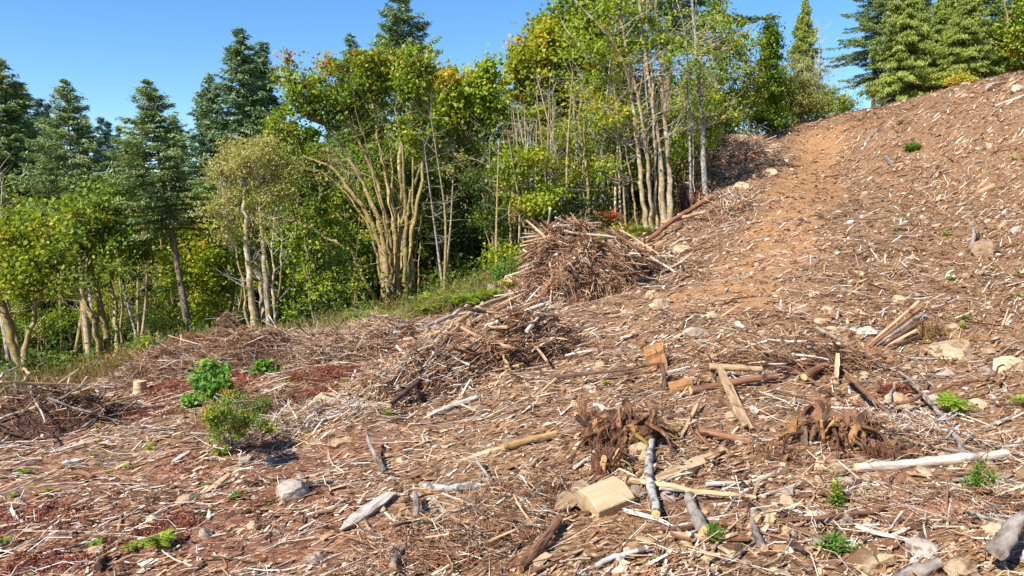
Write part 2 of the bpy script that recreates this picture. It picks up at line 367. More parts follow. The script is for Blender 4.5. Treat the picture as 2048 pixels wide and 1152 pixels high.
M['bark_brown'] = mat_wood('ridged_conifer_bark', (.13,.085,.055), (.33,.24,.165), (16,16,3), (.05,.03,.02), (.30,.26,.17), .3, bs=.9)
M['bark_dark'] = mat_wood('dark_trunk_bark', (.035,.025,.018), (.13,.095,.06), (14,14,3), None, (.14,.11,.035), .4, bs=.9)
M['twig_pale'] = mat_wood('bare_pale_twigs', (.30,.26,.20), (.50,.45,.38), (8,8,8))
M['needle_green'] = mat_leaf('fir_needles', [(0,(.06,.10,.03)),(.5,(.185,.26,.08)),(1,(.34,.42,.15))], .12, .6)
M['needle_blue'] = mat_leaf('blue_green_needles', [(0,(.05,.09,.042)),(.5,(.155,.24,.10)),(1,(.34,.43,.21))], .12, .6)
M['needle_haze'] = mat_leaf('haze_tinted_needles', [(0,(.05,.095,.085)),(.5,(.11,.18,.15)),(1,(.20,.28,.23))], .1, .7)  # blue haze of distance is put into the needle colour
M['cedar'] = mat_leaf('cedar_sprays', [(0,(.08,.12,.02)),(.5,(.22,.28,.045)),(1,(.38,.42,.09))], .2, .6)
M['leaf_bright'] = mat_leaf('bright_green_leaves', [(0,(.07,.14,.012)),(.35,(.175,.285,.02)),(.7,(.36,.43,.03)),(.9,(.52,.47,.04)),(1,(.52,.28,.03))], .4)
M['leaf_olive'] = mat_leaf('olive_green_leaves', [(0,(.06,.095,.012)),(.4,(.145,.225,.025)),(.72,(.28,.37,.035)),(.92,(.42,.38,.035)),(1,(.46,.20,.03))], .35)
M['leaf_gold'] = mat_leaf('golden_leaves', [(0,(.09,.14,.015)),(.4,(.22,.31,.025)),(.68,(.42,.44,.03)),(.86,(.60,.40,.03)),(1,(.60,.26,.03))], .4)
M['leaf_alder'] = mat_leaf('pale_alder_leaves', [(0,(.14,.16,.03)),(.5,(.31,.31,.075)),(1,(.46,.42,.15))], .35)
M['leaf_dark'] = mat_leaf('dark_green_leaves', [(0,(.025,.05,.012)),(.6,(.075,.13,.022)),(1,(.18,.24,.035))], .35)  # dark green foliage of undergrowth and background maples
M['leaf_red'] = mat_leaf('red_vine_maple_leaves', [(0,(.22,.03,.018)),(.5,(.42,.07,.03)),(1,(.50,.20,.05))], .35)
M['leaf_fern'] = mat_leaf('fern_fronds', [(0,(.08,.15,.012)),(.5,(.21,.33,.022)),(1,(.42,.48,.05))], .35)
M['leaf_weed'] = mat_leaf('weed_leaves', [(0,(.05,.13,.015)),(.5,(.12,.27,.03)),(1,(.27,.44,.06))], .35)
M['leaf_dry'] = mat_leaf('dry_undergrowth', [(0,(.12,.10,.025)),(.4,(.25,.22,.06)),(.7,(.34,.25,.11)),(1,(.34,.13,.05))], .3)

# ground: soil and fine litter of chips; tint 1 = bare orange track, the attribute 'needles' = dead red needles, 'wood' = forest floor
m, t, N, Lk = mk('ground'); g = N("ShaderNodeNewGeometry"); pos = g.outputs['Position']
rotm = N("ShaderNodeMapping"); rotm.inputs['Rotation'].default_value = (0, 0, -.65); rotm.inputs['Scale'].default_value = (1, 3.2, 1); Lk(pos, rotm.inputs['Vector'])
v1 = N("ShaderNodeTexVoronoi"); v1.inputs['Scale'].default_value = 16; v1.inputs['Randomness'].default_value = 1; Lk(rotm.outputs[0], v1.inputs['Vector'])
nn = noise(N, Lk, rotm.outputs[0], 22, 5, .7)
sx = N("ShaderNodeSeparateColor"); Lk(v1.outputs['Color'], sx.inputs[0])
ad = N("ShaderNodeMath"); ad.operation = 'MULTIPLY_ADD'; ad.inputs[1].default_value = .55; Lk(sx.outputs[0], ad.inputs[0])
h2 = N("ShaderNodeMath"); h2.operation = 'MULTIPLY'; h2.inputs[1].default_value = .5; Lk(nn.outputs[0], h2.inputs[0]); Lk(h2.outputs[0], ad.inputs[2])
rc = ramp(N, [(0,(.022,.012,.007)),(.3,(.065,.035,.02)),(.5,(.155,.088,.05)),(.68,(.29,.18,.105)),(.85,(.44,.32,.22)),(1,(.60,.49,.36))]); Lk(ad.outputs[0], rc.inputs[0])
rt = ramp(N, [(0,(.13,.06,.025)),(.4,(.31,.16,.072)),(.75,(.47,.27,.135)),(1,(.60,.42,.26))]); Lk(ad.outputs[0], rt.inputs[0])
rn = ramp(N, [(0,(.07,.024,.015)),(.45,(.20,.068,.04)),(.75,(.34,.17,.11)),(1,(.50,.38,.30))]); Lk(ad.outputs[0], rn.inputs[0])
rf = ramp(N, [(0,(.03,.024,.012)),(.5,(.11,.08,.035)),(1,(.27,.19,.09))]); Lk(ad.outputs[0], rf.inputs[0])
big = noise(N, Lk, pos, .9, 4, .6)
c = mixc(N, Lk, rc.outputs[0], rt.outputs[0], thr(N, Lk, big.outputs[0], .58, .76)); 
a = attr(N); c = mixc(N, Lk, c, rt.outputs[0], a.outputs['Fac'])
a2 = attr(N, 'needles'); am = N('ShaderNodeMath'); am.operation = 'MULTIPLY'; am.inputs[1].default_value = .7; Lk(a2.outputs['Fac'], am.inputs[0]); c = mixc(N, Lk, c, rn.outputs[0], am.outputs[0])
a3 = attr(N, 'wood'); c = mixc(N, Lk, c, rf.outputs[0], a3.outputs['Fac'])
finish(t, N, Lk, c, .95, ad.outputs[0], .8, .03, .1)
M['ground'] = m

# ------------------------------------------------------------ the ground, one sheet to the horizon
def build_ground():
    th = np.concatenate([np.linspace(-180, -62, 30)[:-1], np.linspace(-62, -40, 40)[:-1], np.linspace(-40, 40, 320), np.linspace(40, 62, 40)[1:], np.linspace(62, 180, 30)[1:-1]])*math.pi/180
    r = np.concatenate([[.3, .8, 1.4, 2.0, 2.6], np.geomspace(3.1, 75, 270), np.geomspace(78, 4500, 40)])
    R, T = np.meshgrid(r, th, indexing='ij'); x, y = R*np.sin(T), R*np.cos(T)
    z = H(x, y); nr, nth = R.shape
    V = np.concatenate([np.stack([x, y, z], -1).reshape(-1, 3), [[0, 0, GH(0, 0)]]])
    i = np.arange(nr-1)[:, None]*nth; j = np.arange(nth)[None]; k = (j+1) % nth
    q = np.stack([i+j, i+nth+j, i+nth+k, i+k], -1).reshape(-1, 4)
    fan = np.stack([np.full(nth, nr*nth), np.arange(nth), (np.arange(nth)+1) % nth], 1)
    xx, yy = V[:, 0], V[:, 1]
    A = Acc(); A.add(V, [q, fan], track_mask(xx, yy), 0, True)
    me = A.mesh('ground')
    a = me.attributes.new('needles', 'FLOAT', 'POINT'); a.data.foreach_set('value', (red_mask(xx, yy)*(yy > 0)).astype(np.float32))
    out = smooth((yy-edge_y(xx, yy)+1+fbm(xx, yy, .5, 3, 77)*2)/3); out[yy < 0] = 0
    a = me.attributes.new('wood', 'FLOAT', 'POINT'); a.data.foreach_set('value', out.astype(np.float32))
    o = link('ground', me, M['ground']); tag(o, kind='structure')
build_ground()
# ------------------------------------------------------------ trees
def quads_at(C, Nrm, U, w, l, shape='diamond'):
    """one leaf per row: centre, normal, long axis, half width and half length"""
    W_ = np.cross(Nrm, U); W_ = norm(W_)
    w = np.asarray(w)[:, None]; l = np.asarray(l)[:, None]
    V = np.stack([C-U*l, C+W_*w-U*l*.1, C+U*l, C-W_*w-U*l*.1], 1)
    F = np.arange(len(C)*4).reshape(-1, 4)
    return V.reshape(-1, 3), F
def rand_dir(rng, n, up=0.):
    d = rng.normal(size=(n, 3)); d[:, 2] += up; return norm(d)

def conifer_mesh(rng, h=25., rad=4.2, base=.18, kind='fir', dens=1.0, whorl=.5, spray=1.0, droop=.35, irregular=.35, leanx=0.):
    """trunk, dead lower branches and needle crown as three meshes"""
    tr = Acc(); zz = np.linspace(0, h, 14); wob = np.cumsum(rng.normal(size=(14, 2))*.03, 0)
    cx = lambda z: np.stack([np.interp(z, zz, wob[:, 0])+leanx*z, np.interp(z, zz, wob[:, 1])], -1)
    path = np.concatenate([cx(zz), zz[:, None]], 1); path[0, 2] = -.8
    tube(tr, path, np.interp(zz, [0, h*.06, h], [h*.0165, h*.0125, .02]), 9, 0, None, rng, .12)
    br = Acc(); C, Nn, U, wv, lv, tv = [], [], [], [], [], []
    z = base*h; levels = []
    while z < h-.15:
        levels.append(z); z += whorl*rng.uniform(.6, 1.25)*(.45+.55*(1-z/h)+.15)
    for z in levels:
        f = (z-base*h)/(h-base*h); prof = (1-f)**.85*min(1, .55+f*3.2) if kind != 'col' else (1-f)**.4
        k = int(round(rng.uniform(4, 7)*dens)) if f < .93 else 3
        for _ in range(k):
            L = rad*prof*rng.uniform(1-irregular*1.6, 1+irregular)+.15
            if L < .12: continue
            az = rng.uniform(0, 6.283); c2 = cx(np.array(z)); 
            s = np.linspace(0, 1, 7)
            el = (.35*f-.05 if kind != 'cedar' else .05); dz = L*(el*s-droop*s**2*(1-f*.6)+.16*s**4)
            px_, py_ = c2[0]+np.cos(az)*L*s, c2[1]+np.sin(az)*L*s
            path = np.stack([px_, py_, z+dz], 1)
            if L > .8: tube(br, path[[0, 2, 4, 6]], [.012*L+.01, .009*L, .006*L, .004], 4, 0, cap=False)
            n1 = max(5, int(L*8*dens)); t = rng.uniform(.18, 1.03, n1)**.8
            pc = np.stack([np.interp(t, s, path[:, q]) for q in range(3)], 1)
            out = np.array([np.cos(az), np.sin(az), 0]); side = np.array([-np.sin(az), np.cos(az), 0])
            lat = rng.choice([-1, 1], n1)*rng.uniform(.1, 1, n1)*(1-t*.75)*min(L*.42, 1.5)
            pc = pc+side*lat[:, None]; pc[:, 2] -= np.abs(lat)*.22
            m_ = 5 if kind != 'cedar' else 6
            pc = np.repeat(pc, m_, 0)+rng.normal(size=(n1*m_, 3))*np.array([.13, .13, .07 if kind != 'cedar' else .16])*spray
            dirn = out*rng.uniform(.3, 1, (len(pc), 1))+side*np.repeat(np.sign(lat), m_)[:, None]*rng.uniform(.1, .9, (len(pc), 1))
            dz_ = rng.uniform(-.55, .15, len(pc)) if kind != 'cedar' else rng.uniform(-1.6, -.3, len(pc))
            dirn = dirn+np.array([0, 0, 1.])*dz_[:, None]+rng.normal(size=dirn.shape)*.2
            dirn = norm(dirn); nn = norm(np.cross(dirn, rng.normal(size=dirn.shape)*.7+np.cross(dirn, [0, 0, 1.])))
            C.append(pc); U.append(dirn); Nn.append(nn)
            lv.append(rng.uniform(.13, .26, len(pc))*spray); wv.append(rng.uniform(.03, .062, len(pc))*spray)
            bt = rng.uniform(-.17, .17); tv.append(np.clip(.56+bt+rng.normal(size=len(pc))*.15+.12*(np.repeat(t, m_)-.5), 0, 1))
    C = np.concatenate(C); V, F = quads_at(C, np.concatenate(Nn), np.concatenate(U), np.concatenate(wv), np.concatenate(lv))
    cr = Acc(); cr.add(V, F, np.repeat(np.concatenate(tv), 4), 0, False)
    # bare lower branches
    for z in np.arange(h*base*.35, h*base*1.25, .45):
        for _ in range(2):
            az = rng.uniform(0, 6.28); L = rng.uniform(.5, 2.0); s = np.linspace(0, 1, 5); c2 = cx(np.array(z))
            tube(br, np.stack([c2[0]+np.cos(az)*L*s, c2[1]+np.sin(az)*L*s, z-.25*L*s**2+.1*L*s**3], 1), [.03, .024, .018, .012, .005], 4, 0, cap=False)
    return tr.mesh('trunk'), br.mesh('branches'), cr.mesh('crown'), h
RNG = np.random.default_rng(11)
CON = {
 'fir': conifer_mesh(np.random.default_rng(1), 26, 6.2, .16, 'fir', 1.3, .46, 1.15),
 'fir2': conifer_mesh(np.random.default_rng(2), 26, 6.6, .24, 'fir', 1.15, .5, 1.2, .3, .5),
 'slim': conifer_mesh(np.random.default_rng(3), 24, 4.4, .12, 'fir', 1.3, .44, 1.1, .3),
 'open': conifer_mesh(np.random.default_rng(4), 28, 5.8, .47, 'fir', 1.05, .50, 1.2, .25, .5),
 'cedar': conifer_mesh(np.random.default_rng(5), 22, 5.0, .04, 'cedar', 1.35, .5, 1.25, .5, .5),
 'cedar2': conifer_mesh(np.random.default_rng(6), 20, 4.0, .06, 'cedar', 1.25, .5, 1.2, .45, .55),
 'column': conifer_mesh(np.random.default_rng(7), 20, 2.3, .04, 'col', 1.5, .36, 1.1, .2, .35),
 'far': conifer_mesh(np.random.default_rng(8), 26, 6.0, .1, 'fir', .8, .8, 1.9),
 'far2': conifer_mesh(np.random.default_rng(9), 26, 5.0, .1, 'fir', .8, .8, 1.8),
}
def conifer(name, kind, loc, height, label, cat='tree', group=None, bark='bark_brown', leaf='needle_green', lean=(0, 0), width=1.0, spin=None):
    tm, bm, cm, h0 = CON[kind]; s = height/h0
    root = empty(name, loc); tag(root, label, cat, group)
    root.scale = (s*width, s*width, s); root.rotation_euler = (lean[1], lean[0], RNG.uniform(0, 6.28) if spin is None else spin)
    if lean != (0, 0): root.rotation_euler = (lean[1], lean[0], 0)
    for nm, me, mt in (('trunk', tm, bark), ('branches', bm, bark), ('crown', cm, leaf)):
        o = link(nm, me, M[mt], root); over(o, M[mt])
    return root
def conifer_px(name, kind, tx, ty, Y, label, bx=None, **kw):
    """a conifer whose tip shows at (tx, ty) and stands at depth Y; bx = pixel column of its foot"""
    top = P(tx, ty, Y); x = top[0]; lean = (0, 0)
    if bx is not None:
        x = P(bx, ty+300, Y)[0]
    zb = GH(x, Y); h = top[2]-zb
    if bx is not None: lean = (math.atan2(top[0]-x, h), 0)
    return conifer(name, kind, (x, Y, zb), h, label, lean=lean, **kw)

def leaf_cloud(acc, rng, blobs, leaf, per=34, rclump=.55, flat=.6, hue=(.45, .14), top_shift=0.):
    """leaf clumps through ellipsoids [(centre, radii, clumps, tint shift)]; returns clump centres"""
    cc = []
    zmin = min(b[0][2]-b[1][2] for b in blobs); zmax = max(b[0][2]+b[1][2] for b in blobs)
    for cen, rad, k, ts in blobs:
        d = rand_dir(rng, k); rr = rng.random(k)**(1/2.2)
        q = np.asarray(cen)+d*rr[:, None]*np.asarray(rad)*rng.uniform(.85, 1.12, (k, 1))
        cc.append(np.concatenate([q, np.full((k, 1), ts)], 1))
    cc = np.concatenate(cc); k = len(cc)
    leaf = leaf*.84; n_ = rng.poisson(per*1.2, k)+4; idx = np.repeat(np.arange(k), n_); N_ = len(idx)
    size = (rclump*rng.uniform(.4, 1.5, k))[idx]*np.where(rng.random(N_) < .18, 1.9, 1)
    off = rand_dir(rng, N_)*(rng.random(N_)**.55)[:, None]*size[:, None]*np.array([1, 1, flat])
    C = cc[idx, :3]+off
    nn = norm(rand_dir(rng, N_)*.95+np.array([0, 0, 1.])*.55+SUN_DIR*.35)
    U = norm(np.cross(nn, rng.normal(size=(N_, 3)))+np.array([0, 0, -.25]))
    nn = norm(np.cross(U, np.cross(nn, U)))
    l = leaf*rng.uniform(.6, 1.25, N_); w = l*rng.uniform(.55, .85, N_)
    ct = rng.normal(size=k)*hue[1]
    tv = hue[0]+ct[idx]+cc[idx, 3]+rng.normal(size=N_)*.09+top_shift*((C[:, 2]-zmin)/(zmax-zmin)-.5)
    V, F = quads_at(C, nn, U, w, l); acc.add(V, F, np.repeat(np.clip(tv, 0, 1), 4), 0, False)
    return cc[:, :3]
def px_path(pts, Y, rng, dy=.6, foot=None):
    """stem through pixel positions at about depth Y; the foot stays on the ground"""
    n_ = len(pts); Ys = Y+np.r_[0, np.cumsum(rng.normal(size=n_-1)*dy*.5)]
    out = np.array([P(a, b, yy) for (a, b), yy in zip(pts, Ys)])
    return out
def broadleaf(name, label, Y, stems, blobs, bark='bark_moss', leaf='leaf_olive', lsize=.13, per=34, rclump=.6, seed=0, hue=(.45, .14), group=None, twigs=1.0, stem_r=.16, cat='tree', depth=None, top_shift=0., twigmat=None, foot_px=None, bare=0):
    """stems: lists of pixels from foot to tip (with optional radius); blobs: (px, py, rx, ry in pixels, clumps, tint shift)"""
    rng = np.random.default_rng(1000+seed); s = Y/FPX
    f0 = stems[0]['p'][0] if isinstance(stems[0], dict) else stems[0][0]
    base = P(f0[0], f0[1], Y); base[2] = GH(base[0], Y)
    root = empty(name, base); tag(root, label, cat, group)
    tips = []; allnodes = []
    for st in stems:
        r0 = stem_r
        if isinstance(st, dict): r0 = st.get('r', stem_r); st = st['p']
        path = px_path(st, Y, rng, .5)
        g = path[0].copy(); g[2] = GH(g[0], g[1]); path[0] = g-np.array([0, 0, .25])
        full = resample(path, max(8, len(st)*4)); 
        full[1:-1] += rng.normal(size=(len(full)-2, 3))*.035
        rr = np.linspace(1, .22, len(full))**.9*r0; rr[0] *= 1.35
        A = Acc(); tube(A, full-base, rr, 9, 0, None, rng, .28)
        o = link('stem' if len(stems) > 1 else 'trunk', A, M[bark], root)
        allnodes.append(np.concatenate([full, rr[:, None]], 1)[len(full)//3:])
    nodes = np.concatenate(allnodes)
    A = Acc(); bl = []
    dp = depth
    for (bx, by, rx, ry, k, ts) in blobs:
        c = P(bx, by, Y+rng.normal()*.5); rxw, rzw = rx*s, ry*s
        bl.append((c, (rxw, (dp if dp else min(rxw, 2.8)), rzw), k, ts))
    cc = leaf_cloud(A, rng, bl, lsize, per, rclump, .62, hue, top_shift) if bl else np.zeros((0, 3))
    A.v = [v-base.astype(np.float32) for v in A.v]
    if bl: link('crown', A, M[leaf], root)
    # limbs from the stems to the leaf clumps
    T = Acc(); k = int(len(cc)*min(1, twigs)); sel = cc[rng.permutation(len(cc))[:k]] if k else []
    for c in sel:
        d = np.linalg.norm(nodes[:, :3]-c, axis=1)+np.maximum(nodes[:, 2]-c[2]+.3, 0)*2.5
        q = nodes[np.argmin(d)]; L = np.linalg.norm(c-q[:3])
        if L < .25 or L > 6: continue
        mid = (q[:3]+c)/2+np.array([0, 0, -.12*L])+rng.normal(size=3)*.07*L
        r_ = min(q[3]*.6, .018+.012*L)
        tube(T, resample([q[:3], mid, c], 5)-base, np.linspace(r_, .007, 5), 3, 0, cap=False)
    bsc = min(1., max(b[2] for b in blobs)*s/1.6) if blobs else 1.
    for _ in range(bare):                                  # leafless twigs that stick out
        q = nodes[rng.integers(len(nodes))]; L = rng.uniform(.5, 2.2)*bsc
        d = norm(np.array([rng.normal(), rng.normal()*.6, rng.uniform(.2, 1.4)])); e = q[:3]+d*L
        tube(T, resample([q[:3], (q[:3]+e)/2+rng.normal(size=3)*.1*L, e], 5)-base, np.linspace(.02, .005, 5)*max(bsc, .25), 4, 0, cap=False)
        for _ in range(2):
            u = rng.uniform(.4, .9); b0 = q[:3]+d*L*u; e2 = b0+norm(d+rng.normal(size=3)*.6)*L*.4
            tube(T, np.array([b0, e2])-base, [.009*bsc, .004*bsc], 4, 0, cap=False)
    if T.n: link('limbs', T, M[twigmat or bark], root)
    return root
def S(*p, r=None): return {'p': list(p), **({'r': r} if r else {})}

# --- firs and cedars one can tell apart along the skyline
conifer_px('fir_tree', 'fir', 4, 118, 46, 'tall dense green fir at the far left edge, its tip highest there', leaf='needle_green', width=1.1)
conifer_px('fir_tree', 'fir2', 34, 165, 56, 'blue green fir just right of the fir at the left edge', leaf='needle_blue')
conifer_px('fir_tree', 'far', 76, 196, 105, 'small hazy fir far off, left one of the pair beside the pale trunked fir', leaf='needle_haze', group=None)
conifer_px('fir_tree', 'far2', 96, 205, 112, 'small hazy fir far off, right one of the pair beside the pale trunked fir', leaf='needle_haze')
conifer_px('fir_tree', 'open', 131, 155, 31, 'slender fir with pale bare lower trunk and narrow open tip, left side', bx=163, leaf='needle_green', bark='bark_pale', width=.92)
conifer_px('fir_tree', 'far', 168, 228, 118, 'hazy blue fir directly right of the pale trunked fir tip', leaf='needle_haze')
conifer_px('fir_tree', 'far2', 203, 233, 125, 'leftmost of the three little far firs in the sky gap', leaf='needle_haze')
conifer_px('fir_tree', 'far', 216, 242, 128, 'middle one of the three little far firs in the sky gap', leaf='needle_haze')
conifer_px('fir_tree', 'far2', 236, 250, 120, 'rightmost and lowest of the three little far firs in the sky gap', leaf='needle_haze')
conifer_px('fir_tree', 'open', 294, 152, 28, 'leaning fir with long bare brown trunk and pyramid crown left of the centre', bx=374, leaf='needle_green', width=1.12)
conifer_px('fir_tree', 'fir', 345, 232, 52, 'dark low fir filling the gap right of the leaning fir', leaf='needle_green', width=.9)
conifer_px('fir_tree', 'fir', 262, 262, 58, 'low fir behind the leaning fir, on its left side', leaf='needle_blue')
conifer_px('fir_tree', 'fir', 415, 146, 50, 'lower shoulder fir left of the tallest blue green fir', leaf='needle_blue', width=.85)
conifer_px('fir_tree', 'fir', 479, 56, 50, 'tallest blue green fir of the left skyline', leaf='needle_blue', width=1.0)
conifer_px('fir_tree', 'slim', 521, 84, 54, 'slim fir growing close against the right of the tallest blue green fir', leaf='needle_blue', width=1.2)
conifer_px('fir_tree', 'slim', 702, 70, 78, 'small fir tip showing above the olive crown of the mossy maple', leaf='needle_blue')
conifer_px('fir_tree', 'fir2', 808, -45, 48, 'big dark fir rising behind the mossy many stemmed maple', leaf='needle_blue', width=.85)
conifer_px('fir_tree', 'slim', 965, 128, 62, 'thin topped fir between the mossy maple and the orange maple', leaf='needle_green', width=.7)
conifer_px('fir_tree', 'open', 1345, -260, 48, 'very tall fir behind the alders whose long limbs reach out to the right sky', leaf='needle_green', width=1.25)
conifer_px('fir_tree', 'fir2', 1225, -120, 56, 'tall dark fir standing behind the orange crowned maple', leaf='needle_green', width=1.0)
broadleaf('ivy_clad_tree', 'narrow bright green column of a tree clad in ivy', 50, [S((1541,262),(1540,180),(1541,60), r=.2)], [(1541,70,16,34,50,.0),(1540,125,26,44,90,.0),(1538,190,36,48,120,.05),(1536,235,44,30,80,.1)], 'bark_moss', 'leaf_bright', .10, 40, .45, 80, (.28,.12), bare=14, twigmat='twig_pale')
conifer_px('cedar_tree', 'cedar', 1612, -6, 56, 'slender feathery cedar just left of the open blue sky gap', leaf='cedar', width=.8)
conifer_px('fir_tree', 'fir2', 1762, -110, 55, 'dark blue fir with ragged left side, first tree right of the sky gap', leaf='needle_green', width=1.0)
conifer_px('cedar_tree', 'cedar', 1818, -70, 52, 'bright yellow green cedar in front of the dark blue fir', leaf='cedar', width=1.08)
conifer_px('cedar_tree', 'cedar', 1882, -10, 57, 'cedar with pointed top, second of the right hand cedars', leaf='cedar', width=1.1)
conifer_px('cedar_tree', 'cedar2', 1912, -40, 60, 'narrow cedar wedged behind the second and third cedars', leaf='cedar', width=1.2)
conifer_px('fir_tree', 'fir', 1850, -40, 62, 'dark fir filling the gap behind the first cedar', leaf='needle_green', width=1.0)
conifer_px('cedar_tree', 'cedar', 1940, -50, 50, 'broad cedar above the crest, third of the right hand cedars', leaf='cedar', width=1.1)
conifer_px('fir_tree', 'fir2', 1990, -60, 58, 'dark green fir behind the last cedar near the right edge', leaf='needle_green', width=1.2)
conifer_px('cedar_tree', 'cedar', 2060, -60, 52, 'cedar cut by the right edge of the photograph', leaf='cedar', width=1.1)
# --- broadleaf trees at the edge of the clearing
broadleaf('maple_tree', 'mossy maple with forked trunk and yellow green crown at the left edge', 24, [S((44,768),(28,700),(5,600),(-30,520),(-60,460), r=.17), S((50,766),(52,690),(66,630),(84,590),(100,540), r=.12)], [(40,470,95,50,60,.1),(10,560,60,60,26,.0),(100,520,60,60,24,-.05)], leaf='leaf_gold', hue=(.40,.12), seed=1, bare=24, twigs=.9, lsize=.10)
broadleaf('maple_tree', 'mossy maple of three stems spreading from one foot, left of the leaning fir', 28, [S((208,758),(200,690),(190,640),(160,590),(120,540), r=.15), S((222,756),(212,670),(200,600),(176,520),(180,440), r=.17), S((236,752),(232,660),(226,560),(222,480),(236,410), r=.12), S((234,640),(244,600),(240,560), r=.06)], [(200,420,80,55,60,.0),(150,480,60,50,26,-.1),(250,500,50,60,30,.0),(150,560,50,30,8,-.1)], leaf='leaf_olive', hue=(.5,.15), seed=2, bare=22, lsize=.11)
broadleaf('maple_tree', 'bright green maple hanging over the trunk of the leaning fir', 33, [S((440,712),(440,640),(430,560),(400,480),(385,420), r=.17), S((452,706),(460,640),(470,560),(480,500), r=.1)], [(385,440,62,62,80,.05),(440,500,52,70,60,.2),(370,540,45,50,36,.05),(415,590,42,36,30,.25)], leaf='leaf_bright', hue=(.42,.13), seed=3, lsize=.13, bark='bark_pale')
broadleaf('alder_clump', 'clump of pale alder stems with feathery cream green crown', 26.5, [S((520,716),(508,640),(499,570),(494,500),(490,420),(486,340), r=.15), S((530,708),(528,640),(520,580),(508,500),(505,400), r=.11), S((540,705),(536,620),(530,540),(522,450),(520,370), r=.12), S((546,700),(548,620),(545,520),(548,440), r=.08), S((556,700),(553,620),(560,560),(566,470), r=.05), S((498,600),(482,540),(468,480),(452,400),(440,350), r=.05)], [(478,335,36,40,28,.2),(532,325,36,40,24,.2),(450,400,28,46,16,.3),(505,410,60,50,18,.1),(470,300,26,24,14,.2),(560,380,30,40,20,.0),(436,350,24,40,16,.3),(520,290,24,18,12,.2),(462,462,34,40,9,.2),(535,455,36,46,8,.15),(575,330,22,30,10,.1),(425,430,18,34,8,.3),(500,300,60,26,12,.2)], bark='bark_pale', leaf='leaf_alder', lsize=.055, per=50, rclump=.5, hue=(.6,.14), seed=4, bare=50, twigmat='twig_pale')
broadleaf('maple_tree', 'bright green maple right of the pale alder clump', 35, [S((600,694),(596,600),(600,520),(590,440), r=.13), S((640,690),(640,600),(650,520),(660,460), r=.1)], [(590,440,52,70,70,.0),(640,480,55,70,66,.05),(590,560,50,55,46,.05),(650,600,45,50,40,.1),(560,380,50,50,40,.0)], leaf='leaf_bright', hue=(.40,.13), seed=5, lsize=.13)
broadleaf('maple_tree', 'young yellow green maple at the foot of the big mossy maple', 35, [S((690,668),(700,600),(690,540),(672,500), r=.08), S((712,664),(716,600),(740,540),(760,490), r=.07), S((732,660),(728,580),(712,520), r=.07)], [(690,560,40,42,36,.1),(740,530,36,45,26,.1),(625,650,40,36,34,.3),(700,480,50,40,24,.1)], leaf='leaf_bright', hue=(.45,.12), seed=6, lsize=.11)
broadleaf('maple_tree', 'big moss covered maple of many stems fanning out of one foot', 33,
 [S((764,640),(750,600),(724,550),(700,500),(640,470),(600,440),(560,440), r=.12), S((772,634),(766,560),(762,500),(742,440),(706,390),(672,340),(600,310), r=.17),
  S((780,632),(775,560),(770,490),(752,420),(728,370),(690,300),(648,250), r=.16), S((792,630),(786,560),(778,480),(764,400),(742,330),(716,280),(690,220), r=.15),
  S((800,628),(796,540),(788,450),(775,360),(760,300),(748,230),(740,170), r=.14), S((806,630),(806,540),(802,450),(800,360),(801,280),(800,220),(806,160), r=.17),
  S((812,626),(812,540),(810,470),(818,400),(836,350),(858,310),(880,290), r=.13), S((820,628),(822,560),(820,480),(834,420),(846,350),(850,260),(862,180), r=.14),
  S((786,634),(790,560),(800,460),(812,380),(806,300),(790,220), r=.13), S((770,636),(760,540),(738,450),(690,380),(640,340),(575,330), r=.08), S((778,634),(762,520),(748,460),(720,400),(690,350),(668,290), r=.09), S((788,632),(782,520),(770,440),(752,380),(738,300),(716,240), r=.08), S((796,630),(792,500),(786,400),(782,320),(776,240), r=.09), S((814,628),(818,520),(826,430),(826,350),(826,260), r=.08), S((824,628),(828,540),(836,470),(852,400),(876,350), r=.07), S((758,645),(735,600),(712,560),(690,530), r=.06), S((832,510),(842,480),(840,430),(820,400), r=.04)],
 [(640,200,70,50,84,.05),(590,180,40,60,34,.15),(700,180,70,50,84,.0),(780,150,75,55,110,.0),(830,150,45,66,76,.05),(590,270,50,50,40,.1),(720,250,60,34,30,.0),(840,250,46,45,40,.05),(545,260,30,55,20,.2),(560,330,50,40,26,.1),(575,120,12,18,5,.3),(655,130,20,18,12,.3),(740,120,40,24,30,.15)],
 leaf='leaf_olive', hue=(.50,.16), seed=7, lsize=.10, bare=90, per=30, rclump=.46, top_shift=.3)
broadleaf('maple_sapling', 'low yellow green maple left of the big fan shaped one, leaves to the ground', 35, [S((612,690),(610,640),(600,580), r=.04), S((640,688),(645,630),(655,570), r=.04)], [(610,600,50,50,44,.15),(655,610,34,44,34,.2),(590,660,36,30,26,.2),(660,560,34,26,20,.1)], leaf='leaf_bright', hue=(.45,.13), seed=82, lsize=.09, cat='young tree', bare=8)
broadleaf('maple_sapling', 'low bright maple between the leaning fir foot and the pale alder clump', 32.5, [S((408,705),(405,640),(395,560), r=.04), S((425,705),(430,640),(440,570), r=.04)], [(395,520,44,46,44,.2),(430,580,40,44,36,.2),(375,460,36,40,30,.15),(400,640,26,26,14,.2),(445,500,26,40,20,.25)], leaf='leaf_bright', hue=(.45,.13), seed=83, lsize=.085, cat='young tree', bare=8)
broadleaf('maple_tree', 'leafy green maple standing close behind the big fan shaped one', 38, [S((650,640),(655,520),(660,400),(650,300), r=.12), S((740,630),(742,500),(745,380), r=.1), S((860,600),(862,480),(858,330), r=.1)], [(640,380,60,50,36,.1),(600,330,50,50,34,.1),(700,420,50,60,30,-.05),(770,400,50,60,30,-.1),(850,380,40,60,30,.0),(860,300,34,46,30,.1),(650,470,50,50,34,.05),(760,310,70,40,36,-.15),(860,480,30,50,16,-.1)], leaf='leaf_bright', hue=(.42,.14), seed=81, lsize=.13, bare=30)
